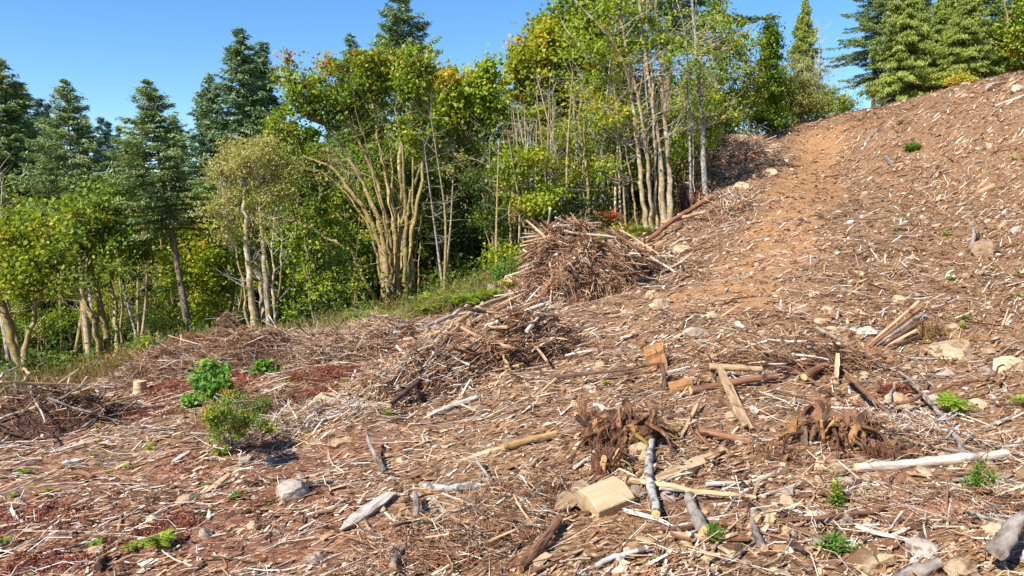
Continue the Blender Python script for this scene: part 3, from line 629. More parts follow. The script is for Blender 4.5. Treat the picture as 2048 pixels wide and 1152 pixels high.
broadleaf('maple_tree', 'mossy maple of five slim stems right of the big fan shaped one', 38, [S((906,590),(900,520),(890,440),(884,370), r=.12), S((916,588),(914,520),(912,450),(906,400),(916,330), r=.13), S((932,580),(930,500),(934,430),(940,380), r=.1), S((950,575),(944,500),(946,440),(960,380), r=.12), S((972,570),(966,500),(976,440),(992,380), r=.11)], [(920,210,60,50,90,.05),(975,220,50,70,70,.0),(890,260,36,50,40,.15),(940,330,70,50,44,-.05),(1000,340,45,60,40,.0),(895,160,30,22,20,.35),(960,160,40,24,26,.2),(975,130,12,22,6,.1)], leaf='leaf_bright', hue=(.44,.14), seed=8, lsize=.14, top_shift=.25, bare=30)
broadleaf('maple_tree', 'maple with orange and golden crown top against the sky', 42, [S((1050,540),(1052,450),(1060,340),(1080,240), r=.16), S((1103,520),(1101,400),(1097,300),(1092,200), r=.14), S((1148,500),(1145,400),(1140,300),(1135,200), r=.13)], [(1070,130,55,50,90,.12),(1105,90,45,50,70,.18),(1040,170,36,50,40,.15),(1085,60,30,24,26,.1),(1150,120,55,70,90,-.1),(1160,40,60,50,80,-.25),(1110,200,60,50,60,.0),(1050,240,50,45,44,.0),(1190,200,60,60,50,-.15),(1030,100,14,20,8,.1),(1140,300,60,50,36,-.1)], leaf='leaf_gold', hue=(.46,.14), seed=9, lsize=.15, bare=30)
broadleaf('maple_bush', 'yellow green young maple in front of the dark wood beyond the slash pile', 31, [S((1020,560),(1018,480),(1020,400),(1030,330), r=.06), S((1040,556),(1046,480),(1052,420),(1056,360), r=.05)], [(1015,335,36,36,26,.15),(1055,320,34,24,20,.1),(1035,400,36,22,16,.1),(1005,520,30,40,26,.05),(1070,410,30,26,16,.1),(1100,380,30,20,12,.0)], leaf='leaf_bright', hue=(.52,.13), seed=10, lsize=.10, cat='young tree', bare=30)
broadleaf('alder_tree', 'bent alder with whitish bare limbs arching left over the gap', 33, [S((1100,452),(1060,420),(1020,365),(985,330),(940,318),(900,300),(870,292), r=.05), S((1020,600),(1000,520),(975,410),(945,350),(915,322), r=.05), S((985,330),(960,340),(930,325),(905,330), r=.03)], [(905,330,34,30,14,.0),(880,300,26,20,8,.0)], bark='bark_pale', leaf='leaf_alder', lsize=.07, seed=11, bare=40, twigmat='twig_pale')
broadleaf('alder_clump', 'tall clump of slim mossy alders leaning left, tips out of the photo', 33,
 [S((1298,462),(1284,380),(1276,300),(1268,220),(1246,110),(1200,50),(1150,0), r=.13), S((1306,456),(1298,360),(1288,260),(1276,190),(1262,140),(1246,60),(1235,-40), r=.10), S((1330,448),(1320,340),(1314,240),(1296,150),(1284,60),(1270,-60), r=.15), S((1342,446),(1336,340),(1330,240),(1324,150),(1312,50),(1306,-80), r=.15), S((1318,250),(1306,190),(1300,110),(1292,30),(1296,-40), r=.07), S((1284,280),(1240,230),(1200,205),(1150,170), r=.06), S((1262,190),(1225,150),(1180,110),(1140,70), r=.05)],
 [(1180,80,70,60,34,.0),(1230,140,60,60,30,.05),(1290,60,60,60,26,.0),(1220,230,60,40,22,.1),(1350,120,50,70,24,.0),(1250,20,60,40,24,.0),(1180,180,50,30,16,.1),(1215,330,30,30,10,.1)], bark='bark_pale', leaf='leaf_bright', lsize=.095, per=22, rclump=.6, hue=(.55,.14), seed=12, bare=120, twigmat='twig_pale')
broadleaf('alder_tree', 'single whitish alder trunk beside the splintered stump', 34.5, [S((1410,430),(1409,360),(1406,260),(1398,160),(1388,60),(1380,-60), r=.15), S((1390,80),(1372,30),(1350,-10), r=.07), S((1398,170),(1380,100),(1366,60), r=.03)], [(1410,130,50,60,22,.1),(1360,60,50,50,18,.1),(1440,60,40,40,14,.1),(1430,220,40,40,14,.1)], bark='birch', leaf='leaf_olive', lsize=.09, per=20, hue=(.55,.14), seed=13, bare=60, twigmat='twig_pale')
broadleaf('alder_tree', 'short pale trunk standing behind the slash pile, left of the tall alders', 36, [S((1206,452),(1204,400),(1207,320),(1209,225), r=.2)], [(1205,250,40,40,10,.0)], bark='birch', leaf='leaf_bright', seed=14, bare=24, twigmat='twig_pale')
broadleaf('maple_tree', 'thicket maple with reddish brown tips and many pale limbs by the upper slash', 44, [S((1440,330),(1438,250),(1430,160),(1420,80), r=.12), S((1462,320),(1460,260),(1470,200),(1500,160), r=.08), S((1478,300),(1476,240),(1474,170), r=.08), S((1395,370),(1392,280),(1396,160),(1410,60), r=.16)], [(1430,120,60,60,50,.1),(1480,110,50,60,44,.15),(1400,200,40,50,30,-.1),(1500,180,45,40,30,.05),(1460,240,45,45,30,-.05),(1425,40,40,40,30,.0)], leaf='leaf_olive', hue=(.5,.14), seed=15, bare=90, lsize=.11, twigmat='twig_pale')
broadleaf('alder_tree', 'pale thin snag in front of the feathery cedar', 50, [S((1634,244),(1636,180),(1637,110),(1638,50), r=.09)], [(1640,180,24,50,14,.0)], bark='birch', leaf='leaf_alder', lsize=.08, seed=16, bare=60, twigmat='twig_pale')
broadleaf('willow_shrub', 'feathery grey green shrub between the ivy clad tree and the track crest', 50, [S((1590,252),(1582,210),(1570,160),(1560,130), r=.05), S((1600,250),(1608,200),(1610,150), r=.05), S((1612,248),(1625,200),(1640,170), r=.04)], [(1590,170,45,45,60,.0),(1620,205,40,30,40,.1),(1570,210,40,35,34,.0)], leaf='leaf_alder', lsize=.075, per=44, hue=(.3,.13), seed=17, cat='shrub', bare=70, twigmat='twig_pale')
broadleaf('willow_shrub', 'low green shrub on the crest left of the blue sky gap', 54, [S((1665,236),(1662,215),(1655,190), r=.04), S((1680,230),(1684,205), r=.03)], [(1662,212,40,24,46,.2),(1690,210,22,18,22,-.2),(1650,185,24,20,14,.0)], leaf='leaf_bright', lsize=.09, hue=(.4,.15), seed=18, cat='shrub', bare=20)
broadleaf('maple_tree', 'dark crowned maple with orange brown leaves in the upper right corner', 50, [S((2020,160),(2018,100),(2012,40),(2010,-20), r=.2)], [(2020,90,45,50,80,.35),(1990,130,40,30,50,-.1),(2040,40,40,60,70,.1),(1960,110,40,40,50,-.3)], leaf='leaf_olive', hue=(.35,.15), seed=19, lsize=.14)
broadleaf('shrub', 'small yellowish shrub on the crest beneath the second cedar', 48, [S((1918,176),(1920,165), r=.03)], [(1920,162,22,12,24,.4)], leaf='leaf_bright', hue=(.5,.12), seed=20, lsize=.09, cat='shrub')
# ------------------------------------------------------------ the wood behind: copies of a few trees, kept under the skyline of the photograph
def generic_broadleaf(seed, h, crown_w, per, leaf, clumps, hue, stems=2, low=.3):
    rng = np.random.default_rng(500+seed); tr, li, cr = Acc(), Acc(), Acc(); nodes = []
    for k in range(stems):
        a = rng.uniform(0, 6.28); e = np.array([math.cos(a), math.sin(a), 0])*crown_w*.35*rng.random()
        p = resample([[0.25*math.cos(a), .25*math.sin(a), -.6], [e[0]*.3, e[1]*.3, h*.3], [e[0]*.8, e[1]*.8, h*.65], [e[0]*1.1, e[1]*1.1, h*.93]], 12)
        p[1:] += rng.normal(size=(11, 3))*.06
        r = np.linspace(1, .2, 12)*h*.0105; tube(tr, p, r, 7, 0, None, rng, .25); nodes.append(np.c_[p, r][4:])
    nodes = np.concatenate(nodes)
    bl = [((rng.normal()*crown_w*.22, rng.normal()*crown_w*.22, h*rng.uniform(low+.1, .88)), (crown_w*.34, crown_w*.34, h*.13), clumps//7, rng.normal()*.08) for _ in range(7)]
    cc = leaf_cloud(cr, rng, bl, leaf, per, .7, .6, hue, .2)
    for c in cc[::2]:
        d = np.linalg.norm(nodes[:, :3]-c, axis=1)+np.maximum(nodes[:, 2]-c[2]+.3, 0)*2.5; q = nodes[np.argmin(d)]
        tube(li, resample([q[:3], (q[:3]+c)/2+rng.normal(size=3)*.15, c], 5), np.linspace(.035, .008, 5), 4, 0, cap=False)
    return tr.mesh('trunk'), li.mesh('limbs'), cr.mesh('crown'), h
GEN = [generic_broadleaf(1, 15, 6.0, 44, .15, 150, (.42, .14)), generic_broadleaf(2, 13, 5.0, 40, .14, 120, (.46, .15), 3), generic_broadleaf(3, 9, 3.6, 34, .11, 80, (.45, .14), 2, .15), generic_broadleaf(4, 7, 2.4, 26, .10, 46, (.5, .15), 1, .1)]
def gen_tree(name, gi, loc, h, label, group, bark, leaf, cat='tree', spin=0., lean=(0, 0)):
    tm, lm, cm, h0 = GEN[gi]; s = h/h0
    root = empty(name, loc); tag(root, label, cat, group); root.scale = (s, s, s); root.rotation_euler = (lean[0], lean[1], spin)
    for nm, me, mt in (('trunk', tm, bark), ('limbs', lm, bark), ('crown', cm, leaf)):
        o = link(nm, me, M[mt], root); over(o, M[mt])
    return root
SKYL = [(-400,330),(0,300),(110,290),(200,320),(300,330),(380,330),(440,290),(560,260),(620,230),(700,210),(880,225),(1000,240),(1060,180),(1200,90),(1480,140),(1520,210),(1600,225),(1700,262),(2100,262)]
SKX, SKYY = np.array(SKYL, float).T
rf = np.random.default_rng(77)
FILLC = []
def fill(n, kinds, ymin, ymax, px0, px1, hmax, make, gap=2.3):
    k = tries = 0
    while k < n and tries < n*40:
        tries += 1
        Y = rf.uniform(ymin, ymax); px = rf.uniform(px0, px1); x = (px-W2)/FPX*Y
        if Y < float(edge_y(x, Y))+1.8: continue
        if Y < 41 and any(a < px < b for a, b in ((705, 885), (890, 985), (1255, 1360), (1190, 1222), (470, 575), (1395, 1425), (355, 385))): continue   # keeps the trees in front clear
        if any((x-a)**2+(Y-b)**2 < gap**2 for a, b in FILLC): continue
        z = GH(x, Y); sky_y = np.interp(px, SKX, SKYY)+rf.uniform(4, 70)
        ztop = P(px, sky_y, Y)[2]; h = min(ztop-z, hmax*rf.uniform(.75, 1.1))
        if h < 4: continue
        FILLC.append((x, Y)); make(x, Y, z, h, px, rf.choice(kinds)); k += 1
ZN = [(20,'the left edge maple'),(163,'the pale trunked fir'),(222,'the three stemmed maple'),(350,'the leaning fir'),(440,'the maple over the leaning fir'),(515,'the pale alder clump'),(620,'the bright green maple'),(700,'the young yellow green maple'),(800,'the big fan shaped maple'),(935,'the five stemmed maple'),(1030,'the yellow green maple bush'),(1105,'the orange crowned maple'),(1206,'the short pale trunk'),(1320,'the tall alder clump'),(1410,'the single whitish alder'),(1490,'the upper slash heap')]
def zone(px):
    k = int(np.argmin([abs(px-z[0]) for z in ZN])); d = px-ZN[k][0]; return ('left behind ' if d < -14 else 'right behind ' if d > 14 else 'straight behind ')+ZN[k][1]
def mk_con(x, Y, z, h, px, k):
    leaf = 'needle_haze' if Y > 95 else rf.choice(['needle_green', 'needle_blue'])
    conifer('fir_tree', k if Y < 75 else rf.choice(['far', 'far2']), (x, Y, z), h, 'dark fir deep in the wood '+zone(px), group='firs of the wood '+zone(px), leaf=leaf, bark='bark_dark', width=rf.uniform(.9, 1.3))
fill(74, ['fir', 'slim', 'fir2', 'open'], 44, 95, -120, 1560, 26, mk_con, 3.4)
fill(40, ['far'], 95, 170, -150, 1500, 30, mk_con, 5)
fill(16, ['cedar2', 'slim'], 60, 80, 1500, 2250, 9, lambda x, Y, z, h, px, k: conifer('cedar_tree', k, (x, Y, z), h, 'tree half hidden beyond the crest of the bare slope', group='trees beyond the crest', leaf='cedar'), 3)
def mk_bl(x, Y, z, h, px, k):
    shade = ['bright leaved', 'olive leaved', 'dark leaved', 'golden leaved'][int(rf.choice(4, p=[.36, .24, .30, .10]))]
    lf = {'bright leaved': 'leaf_bright', 'olive leaved': 'leaf_olive', 'dark leaved': 'leaf_dark', 'golden leaved': 'leaf_gold'}[shade]
    gen_tree('maple_tree', int(k), (x, Y, z), h, shade+' maple in the thicket '+zone(px), shade+' maples in the thicket '+zone(px), rf.choice(['bark_moss', 'bark_dark', 'bark_moss']), lf, spin=rf.uniform(0, 6.28))
fill(86, [0, 1], 42, 64, -60, 1500, 15, mk_bl, 2.2)
def mk_sap(x, Y, z, h, px, k):
    shade = ['bright leaved', 'olive leaved', 'dark leaved'][int(rf.choice(3, p=[.5, .2, .3]))]
    lf = {'bright leaved': 'leaf_bright', 'olive leaved': 'leaf_olive', 'dark leaved': 'leaf_dark'}[shade]
    gen_tree('maple_sapling', int(k), (x, Y, z), h, 'young '+shade+' maple at the wood edge '+zone(px), 'young '+shade+' maples '+zone(px), rf.choice(['bark_moss', 'bark_pale', 'bark_dark']), lf, 'young tree', spin=rf.uniform(0, 6.28), lean=(rf.normal()*.06, rf.normal()*.06))
fill(54, [2, 3], 35, 44, 560, 1480, 7.0, mk_sap, 1.5)
fill(16, [2], 38, 46, -40, 560, 6.0, mk_sap, 2)
fill(12, [3], 27, 33, 560, 760, 4.5, mk_sap, 1.3)
fill(10, [2, 3], 31, 40, 640, 1480, 5.5, mk_sap, 1.3)
# thin bare mossy poles among the trees
POLE = []
for k in range(4):
    rng = np.random.default_rng(60+k); T = Acc(); B = Acc(); p = resample([[0, 0, -.5], [rng.normal()*.2, rng.normal()*.2, 4], [rng.normal()*.5, rng.normal()*.5, 9]], 12)
    tube(T, p, np.linspace(.085, .02, 12), 7, 0, None, rng, .3)
    for _ in range(26):
        q = p[rng.integers(4, 12)]; L = rng.uniform(.4, 1.4); d = norm(np.array([rng.normal(), rng.normal(), rng.uniform(-.1, 1.0)]))
        tube(B, resample([q, q+d*L*.5+rng.normal(size=3)*.06, q+d*L], 4), np.linspace(.016, .004, 4), 3, 0, cap=False)
    POLE.append((T.mesh('trunk'), B.mesh('twigs')))
def mk_pole(x, Y, z, h, px, k):
    root = empty('thin_tree', (x, Y, z)); s = h/9
    bk = rf.choice(['bark_moss', 'bark_moss', 'bark_pale', 'birch']); wd = {'bark_moss': 'mossy', 'bark_pale': 'pale', 'birch': 'whitish'}[str(bk)]
    tag(root, 'thin bare '+wd+' stem standing '+zone(px), 'tree', 'thin '+wd+' stems '+zone(px)); root.scale = (s*1.15, s*1.15, s); root.rotation_euler = (rf.normal()*.06, rf.normal()*.09, rf.uniform(0, 6))
    for nm, me, mt in (('trunk', POLE[k][0], bk), ('twigs', POLE[k][1], 'twig_pale')):
        o = link(nm, me, M[mt], root); over(o, M[str(mt)])
fill(40, [0, 1, 2, 3], 29.5, 36, 870, 1400, 9, mk_pole, .7)
fill(90, [0, 1, 2, 3], 33, 46, 560, 1500, 9, mk_pole, .8)
fill(22, [0, 1, 2, 3], 30, 44, 0, 560, 12, mk_pole, 1.0)

# ------------------------------------------------------------ undergrowth along the edge of the wood
def edge_pts(rng, n, a0, a1, off0, off1):
    a = rng.uniform(a0, a1, n); Ye = np.interp(a, EA, EY)+rng.uniform(off0, off1, n)
    x = a*Ye; return x, Ye
rng = np.random.default_rng(5)
A = Acc()
def leaf_patch(acc, rng, x, y, r, h, n, leaf, tint, spread=.1):
    z = H(x, y); k = len(x); idx = np.repeat(np.arange(k), n)
    N_ = len(idx); a = rng.uniform(0, 6.28, N_); rr = np.sqrt(rng.random(N_))*np.broadcast_to(r, (k,))[idx]
    zz = rng.random(N_)**.8*np.broadcast_to(h, (k,))[idx]*(1-.5*rr/np.maximum(np.broadcast_to(r, (k,))[idx], .01))
    C = np.stack([x[idx]+np.cos(a)*rr, y[idx]+np.sin(a)*rr, z[idx]+zz], 1)
    nn = norm(rand_dir(rng, N_)+np.array([0, 0, .8])); U = norm(np.cross(nn, rng.normal(size=(N_, 3))))
    l = leaf*rng.uniform(.5, 1.3, N_); V, F = quads_at(C, nn, U, l*rng.uniform(.3, .7, N_), l)
    acc.add(V, F, np.repeat(np.clip(np.broadcast_to(tint, (k,))[idx]+rng.normal(size=N_)*spread, 0, 1), 4), 0, False)
x, y = edge_pts(rng, 420, EA[0], EA[10], 1.2, 8); leaf_patch(A, rng, x, y, rng.uniform(.3, .9, 420), rng.uniform(.4, 1.5, 420), 42, .075, rng.uniform(.0, .6, 420))
o = link('undergrowth', A, M['leaf_olive']); tag(o, kind='stuff')
A = Acc(); x, y = edge_pts(rng, 420, EA[0], EA[10], -1.0, 4.5); leaf_patch(A, rng, x, y, rng.uniform(.2, .7, 420), rng.uniform(.1, .95, 420), 46, .06, rng.uniform(0, 1, 420), .16)
# dry grass stalks
k = 7000; x, y = edge_pts(rng, k, EA[0], EA[9], -1.6, 2.6); D = norm(np.stack([rng.normal(size=k)*.5, rng.normal(size=k)*.5, np.full(k, .8)], 1)); L = rng.uniform(.2, .9, k)
sticks(A, np.stack([x, y, H(x, y)+.1], 1)+D*L[:, None]*.4, D, L, np.full(k, .006), rng.uniform(.2, .75, k), rng, 3, 2)
o = link('dry_undergrowth', A, M['leaf_dry']); tag(o, kind='stuff')
A = Acc(); x = rng.uniform(-45, 14, 900); y = rng.uniform(28, 60, 900); ok = y > edge_y(x, y)+4; x, y = x[ok], y[ok]
leaf_patch(A, rng, x, y, rng.uniform(.6, 1.5, len(x)), rng.uniform(.6, 2.4, len(x)), 34, .16, rng.uniform(.1, .8, len(x)))
o = link('forest_undergrowth', A, M['leaf_dark']); tag(o, kind='stuff')

# ferns at the wood edge: one fern built, then copied
def frond(acc, rng, base, az, L, up, w, tint, n=9, seg=10):
    s = np.linspace(0, 1, n); d = np.array([math.cos(az), math.sin(az), 0.])
    c = base+d*(s*L*(.32+.42*s))[:, None]+np.array([0, 0, 1.])*(L*up*(s*1.5-s**2*1.15))[:, None]
    side = np.array([-d[1], d[0], 0.]); tg = norm(np.gradient(c, axis=0)); k = seg*2
    u = np.linspace(.12, .97, seg); C = np.stack([np.interp(u, s, c[:, q]) for q in range(3)], 1); T = np.stack([np.interp(u, s, tg[:, q]) for q in range(3)], 1)
    ww = w*np.sin(np.clip(u*1.05, 0, 1)*math.pi)**.6*(1-u*.45)
    for sg in (-1, 1):
        U = norm(side*sg+T*.45+np.array([0, 0, -.12])); Cc = C+U*(ww*.5)[:, None]
        V, F = quads_at(Cc, norm(np.cross(U, T)), U, np.full(seg, L/seg*.42), ww*.55); acc.add(V, F, tint+rng.normal()*.06, 0, False)
    tube(acc, c, np.linspace(.006, .002, n), 3, 0, tint=.2, cap=False)
def fern_mesh(seed, k, L, up, w, tint=.5):
    rng = np.random.default_rng(seed); A = Acc()
    for i in range(k): frond(A, rng, np.zeros(3), i*2.4+rng.normal()*.3, L*rng.uniform(.6, 1.1), up*rng.uniform(.7, 1.3), w, tint+rng.normal()*.12)
    return A.mesh('fern')
FERN = [fern_mesh(k, 15, .9, .7, .16) for k in range(3)]
def put(name, me, mt, p, s, spin, label, cat, group=None, sink=.03, sz=None):
    o = link(name, me, M[mt]); over(o, M[mt]); o.location = (p[0], p[1], p[2]-sink*s); o.scale = (s, s, sz or s); o.rotation_euler = (0, 0, spin); tag(o, label, cat, group); return o
x, y = edge_pts(rng, 64, EA[5]-.02, EA[9], -1.0, 2.2)
for k in range(64):
    px = x[k]/y[k]*FPX+W2
    put('fern', FERN[k % 3], 'leaf_fern', (x[k], y[k], GH(x[k], y[k])), rng.uniform(.8, 1.4), rng.uniform(0, 6), 'sword fern among the ferns at the wood edge '+zone(px).replace('behind', 'before'), 'fern', 'ferns at the wood edge '+zone(px).replace('behind', 'before'))
# red vine maple shrubs, each one its own
def shrub(name, label, px, py, Y, rx, ry, leaf, seed, lsize=.07, k=26, cat='shrub', hue=(.5, .2), stemmat='bark_moss', bare=14, per=26):
    broadleaf(name, label, Y, [S((px+rx*(j-1)*.4, py+ry), (px+rx*(j-1)*.5, py+ry*.2), (px+rx*(j-1)*.8, py-ry*.5), r=.025) for j in range(3)], [(px, py, rx, ry, k, 0)], stemmat, leaf, lsize, per, .3, seed, hue, cat=cat, bare=bare)
for i, (px, py, Y, rx, ry, lf, lab) in enumerate([
 (378,688,23.5,22,18,'leaf_red','red leaved shrub at the foot of the leaning fir'), (300,700,24,40,34,'leaf_gold','brown and orange shrub right of the three stemmed mossy maple'),
 (250,722,24,22,22,'leaf_red','small reddish shrub at the foot of the three stemmed mossy maple'), (60,735,24,34,20,'leaf_dark','dark red tinged shrub behind the left edge log pile'), (330,650,27,34,24,'leaf_gold','yellow shrub with a few red leaves left of the leaning fir foot'),
 (836,560,34,16,13,'leaf_red','small bright red shrub right of the big mossy maple foot'), (990,548,34,20,13,'leaf_red','bright red shrub left of the slash pile'), (1212,436,34,26,9,'leaf_red','crimson shrub peeping over the top of the slash pile'),
 (1252,342,40,9,9,'leaf_red','little red tuft hanging between the tall alder stems'), (870,590,33,44,24,'leaf_olive','rusty shrub beneath the five stemmed maple'), (1010,520,29.5,26,34,'leaf_bright','green shrub at the left shoulder of the slash pile'),
 (555,690,25,40,16,'leaf_gold','orange yellow shrub right of the pale alder clump'), (1240,470,33,44,18,'leaf_bright','green and yellow shrub right behind the slash pile'), (730,640,27,40,22,'leaf_olive','rusty low shrub at the left of the big mossy maple foot'), (1370,330,40,40,40,'leaf_olive','brownish thicket shrub left of the single whitish alder'),
 (150,740,25,50,16,'leaf_olive','olive shrub between the two left mossy maples'), (460,690,26,44,14,'leaf_gold','yellowish shrub left of the pale alder clump')]):
    shrub('vine_maple_shrub' if lf == 'leaf_red' else 'shrub', lab, px, py, Y, rx, ry, lf, 40+i)
# ------------------------------------------------------------ words that place a thing beside something one can find
LM = [('the pale cut wood block',1215,990),('the birch like log',1305,960),('the long peeled log',1860,935),('the dark rotten root stump',1225,860),('the mossy cracked stump',1680,850),
 ('the split cedar planks',1790,665),('the big tan boulder',1925,695),('the squarish grey boulder',580,985),('the leafy green sapling',420,765),('the olive bush',480,840),
 ('the little pale stump',280,780),('the orange brown cut block',1312,720),('the big slash pile',1170,560),('the middle slash heap',930,720),('the grey brush heap',700,700),('the red brown brush heap',430,715),
 ('the left edge pole pile',45,850),('the splintered stump',1420,395),('the upper slash heap',1500,290),('the high tan rock',1980,495),('the tall leafy weed',1955,960),
 ('the thin pale weed stalk',1672,985),('the dense weed patch',1670,1080),('the bright feathery weed',1425,1065),('the large fern clump',320,1090),('the round rosette weed',475,990),
 ('the weathered pale plank',730,1035),('the bottom edge grey log',805,1080),('the tan wedge rock',650,795),('the smooth round rock',1375,1078),('the flat crest slab',1600+400,168),
 ('the leaning grey stick',750,920),('the compact upright fern',195,1088),('the lush slope bush',1822,292),('the bare orange track',1580,380),('the paired tan rocks',1318,600),
 ('the pale plank on the left',1120,-5000),('the dirt boulder',1740,1120),('the arching grey branch',1880,790),('the bleached pinkish log',900,815),('the yellow peeled log',1030,708),('the track crest',1620,250)]
LMX = np.array([l[1] for l in LM], float); LMY = np.array([l[2] for l in LM], float)
def where(px, py, second=False):
    d = np.hypot(LMX-px, (LMY-py)*1.3); o = np.argsort(d); k = o[0]
    def rel(k):
        dx, dy = px-LMX[k], py-LMY[k]; r = np.hypot(dx, dy)
        side = ('right of' if dx > 0 else 'left of') if abs(dx) > abs(dy)*1.2 else ('in front of' if dy > 0 else 'just beyond')
        pre = {'right of': ('close right of', 'right of', 'well right of'), 'left of': ('close left of', 'left of', 'well left of'), 'in front of': ('close before', 'before', 'well before'), 'just beyond': ('right behind', 'behind', 'well behind')}[side]
        return pre[0 if r < 55 else 1 if r < 130 else 2]
    return rel(k)+' '+LM[k][0]
USED = {}
def auto_tag(o, words_, cat, px, py, plural):
    lab = words_+' '+where(px, py); tag(o, lab, cat, plural+' '+where(px, py))
    USED.setdefault(lab, []).append(o)
def tangent(x, y, ang, e=.08):
    c, s = np.cos(ang), np.sin(ang); dz = (H(x+e*c, y+e*s)-H(x-e*c, y-e*s))/(2*e)
    return norm(np.stack([c, s, dz], -1))

# ------------------------------------------------------------ single logs, planks, rocks and stumps one can point to
HR = np.random.default_rng(321)
def log(label, a, b, wpx, mat='grey', cat='log', name='log', lift=(0, 0), sides=12, lump=.22, bend=.04, flat=1., taper=.85, endmat=None, n=14, sink=.15, seed=None, knots=0, abs_end=None, abs_start=None):
    """log whose ends show at pixels a and b; wpx is its thickness in pixels; lift raises the ends above the soil"""
    A_, B_ = G(*a), G(*b)
    if abs_end is not None: B_ = P(b[0], b[1], abs_end)
    if abs_start is not None: A_ = P(a[0], a[1], abs_start)
    r = wpx*.45*((A_[1]+B_[1])/2)/FPX
    A_ = A_+np.array([0, 0, r*(flat-2*sink)+lift[0]]); B_ = B_+np.array([0, 0, (r*(flat-2*sink)+lift[1]) if abs_end is None else 0])
    d = B_-A_; L = np.linalg.norm(d); c = (A_+B_)/2; rng = np.random.default_rng(int(a[0]*7+a[1]*13) if seed is None else seed)
    x = np.linspace(-L/2, L/2, n); off = np.cumsum(rng.normal(size=(n, 2)), 0); off -= np.linspace(0, 1, n)[:, None]*off[-1]; off *= bend*L/ n**.5*.6
    ph = np.sin(np.linspace(0, math.pi, n))*bend*L*rng.choice([-1, 1])
    path = np.stack([x, off[:, 0]+ph, off[:, 1]*.6], 1)
    rr = np.linspace(1, taper, n)*r*(1+.12*rng.normal(size=n)*.5)
    Ac = Acc(); tube(Ac, path, rr, sides, 0, 1 if endmat else 0, rng, lump, flat=flat, smooth=sides > 8)
    for _ in range(knots):
        i = rng.integers(1, n-1); dd = norm(np.array([rng.uniform(.2, .8), rng.normal(), abs(rng.normal())]))
        tube(Ac, np.array([path[i], path[i]+dd*r*rng.uniform(1.6, 3.2)]), [r*.3, r*.12], 6, 0)
    o = link(name, Ac, [M[mat]]+([M[endmat]] if endmat else []))
    place(o, c, rot_to(d)); tag(o, label, cat)
    if endmat:                                            # the sawn ends are parts of their own, a hair proud
        for i, sg in ((0, -1), (n-1, 1)):
            e = Acc(); k = 14; th = np.linspace(0, 6.283, k, endpoint=False); rad = rr[i]*.93*(1+.06*rng.normal(size=k))
            ring = np.stack([np.full(k, path[i, 0]+sg*.004), path[i, 1]+np.cos(th)*rad, path[i, 2]+np.sin(th)*rad*flat], 1)
            cen = np.array([[path[i, 0]+sg*(.004+.1*r), path[i, 1], path[i, 2]]])
            f = np.stack([np.full(k, k), np.arange(k), (np.arange(k)+1) % k], 1)[:, ::sg]
            e.add(np.r_[ring, cen], [f], .5, 0, False); link('cut_end', e, M[endmat], o)
    return o
def slab_mesh(rng, l, w, h, n=9, taper=(.6, .8), rough=.12):
    """a split or sawn piece: four faced, uneven, with torn ends"""
    x = np.linspace(-l/2, l/2, n); V = []
    ed = [(-1, -1), (1, -1), (1, 1), (-1, 1)]
    prof = np.minimum(1, np.minimum((x+l/2)/(l*.22)*(1-taper[0])+taper[0], (l/2-x)/(l*.22)*(1-taper[1])+taper[1]))
    for i in range(n):
        for (a, b) in ed:
            V.append([x[i]+rng.normal()*l*.02*(i in (0, n-1))*2, a*w/2*prof[i]*(1+rough*rng.normal()), b*h/2*(.75+.25*prof[i])*(1+rough*rng.normal())])
    i = np.arange(n-1)[:, None]*4; j = np.arange(4)[None]; k = (j+1) % 4
    A = Acc(); A.add(V, [np.stack([i+j, i+k, i+4+k, i+4+j], -1).reshape(-1, 4), np.array([[3, 2, 1, 0]]), np.array([[0, 1, 2, 3]])+(n-1)*4], .5, 0, False)
    return A
def plank(label, a, b, wpx, mat='bleached', cat='wood slab', name='wood_slab', thick=.35, lift=(0, 0), roll=0., taper=(.4, .6), rough=.12, n=9):
    A_, B_ = G(*a), G(*b); w = .88*wpx*((A_[1]+B_[1])/2)/FPX; h = w*thick
    A_ = A_+np.array([0, 0, h*.3+lift[0]]); B_ = B_+np.array([0, 0, h*.3+lift[1]]); d = B_-A_; L = np.linalg.norm(d)
    rng = np.random.default_rng(int(a[0]*5+a[1]*11)); o = link(name, slab_mesh(rng, L, w, h, n, taper, rough), M[mat])
    place(o, (A_+B_)/2, rot_to(d, roll)); return tag(o, label, cat, kind='thing')
def rock(label, px, py, wpx, hpx, mat='rock_tan', seed=1, sink=.38, cuts=11, rough=.09, depth=.9, name='rock', cat='rock', sub=3, spin=None):
    g = G(px, py+hpx*.32); s = g[1]/FPX; w, h = wpx*s/2*1.08, hpx*s/2*1.25
    rng = np.random.default_rng(seed*77+int(px)); v, f = rock_verts(sub, rng, cuts, rough)
    v = v/np.abs(v).max(0); v = v*np.array([w, w*depth, h]); A = Acc(); A.add(v, [f], .5, 0, False)
    o = link(name, A, M[mat]); o.location = (g[0], g[1]+w*depth*.4, g[2]+h*(1-2*sink)); o.rotation_euler = (0, 0, HR.uniform(-.25, .25)); return tag(o, label, cat)

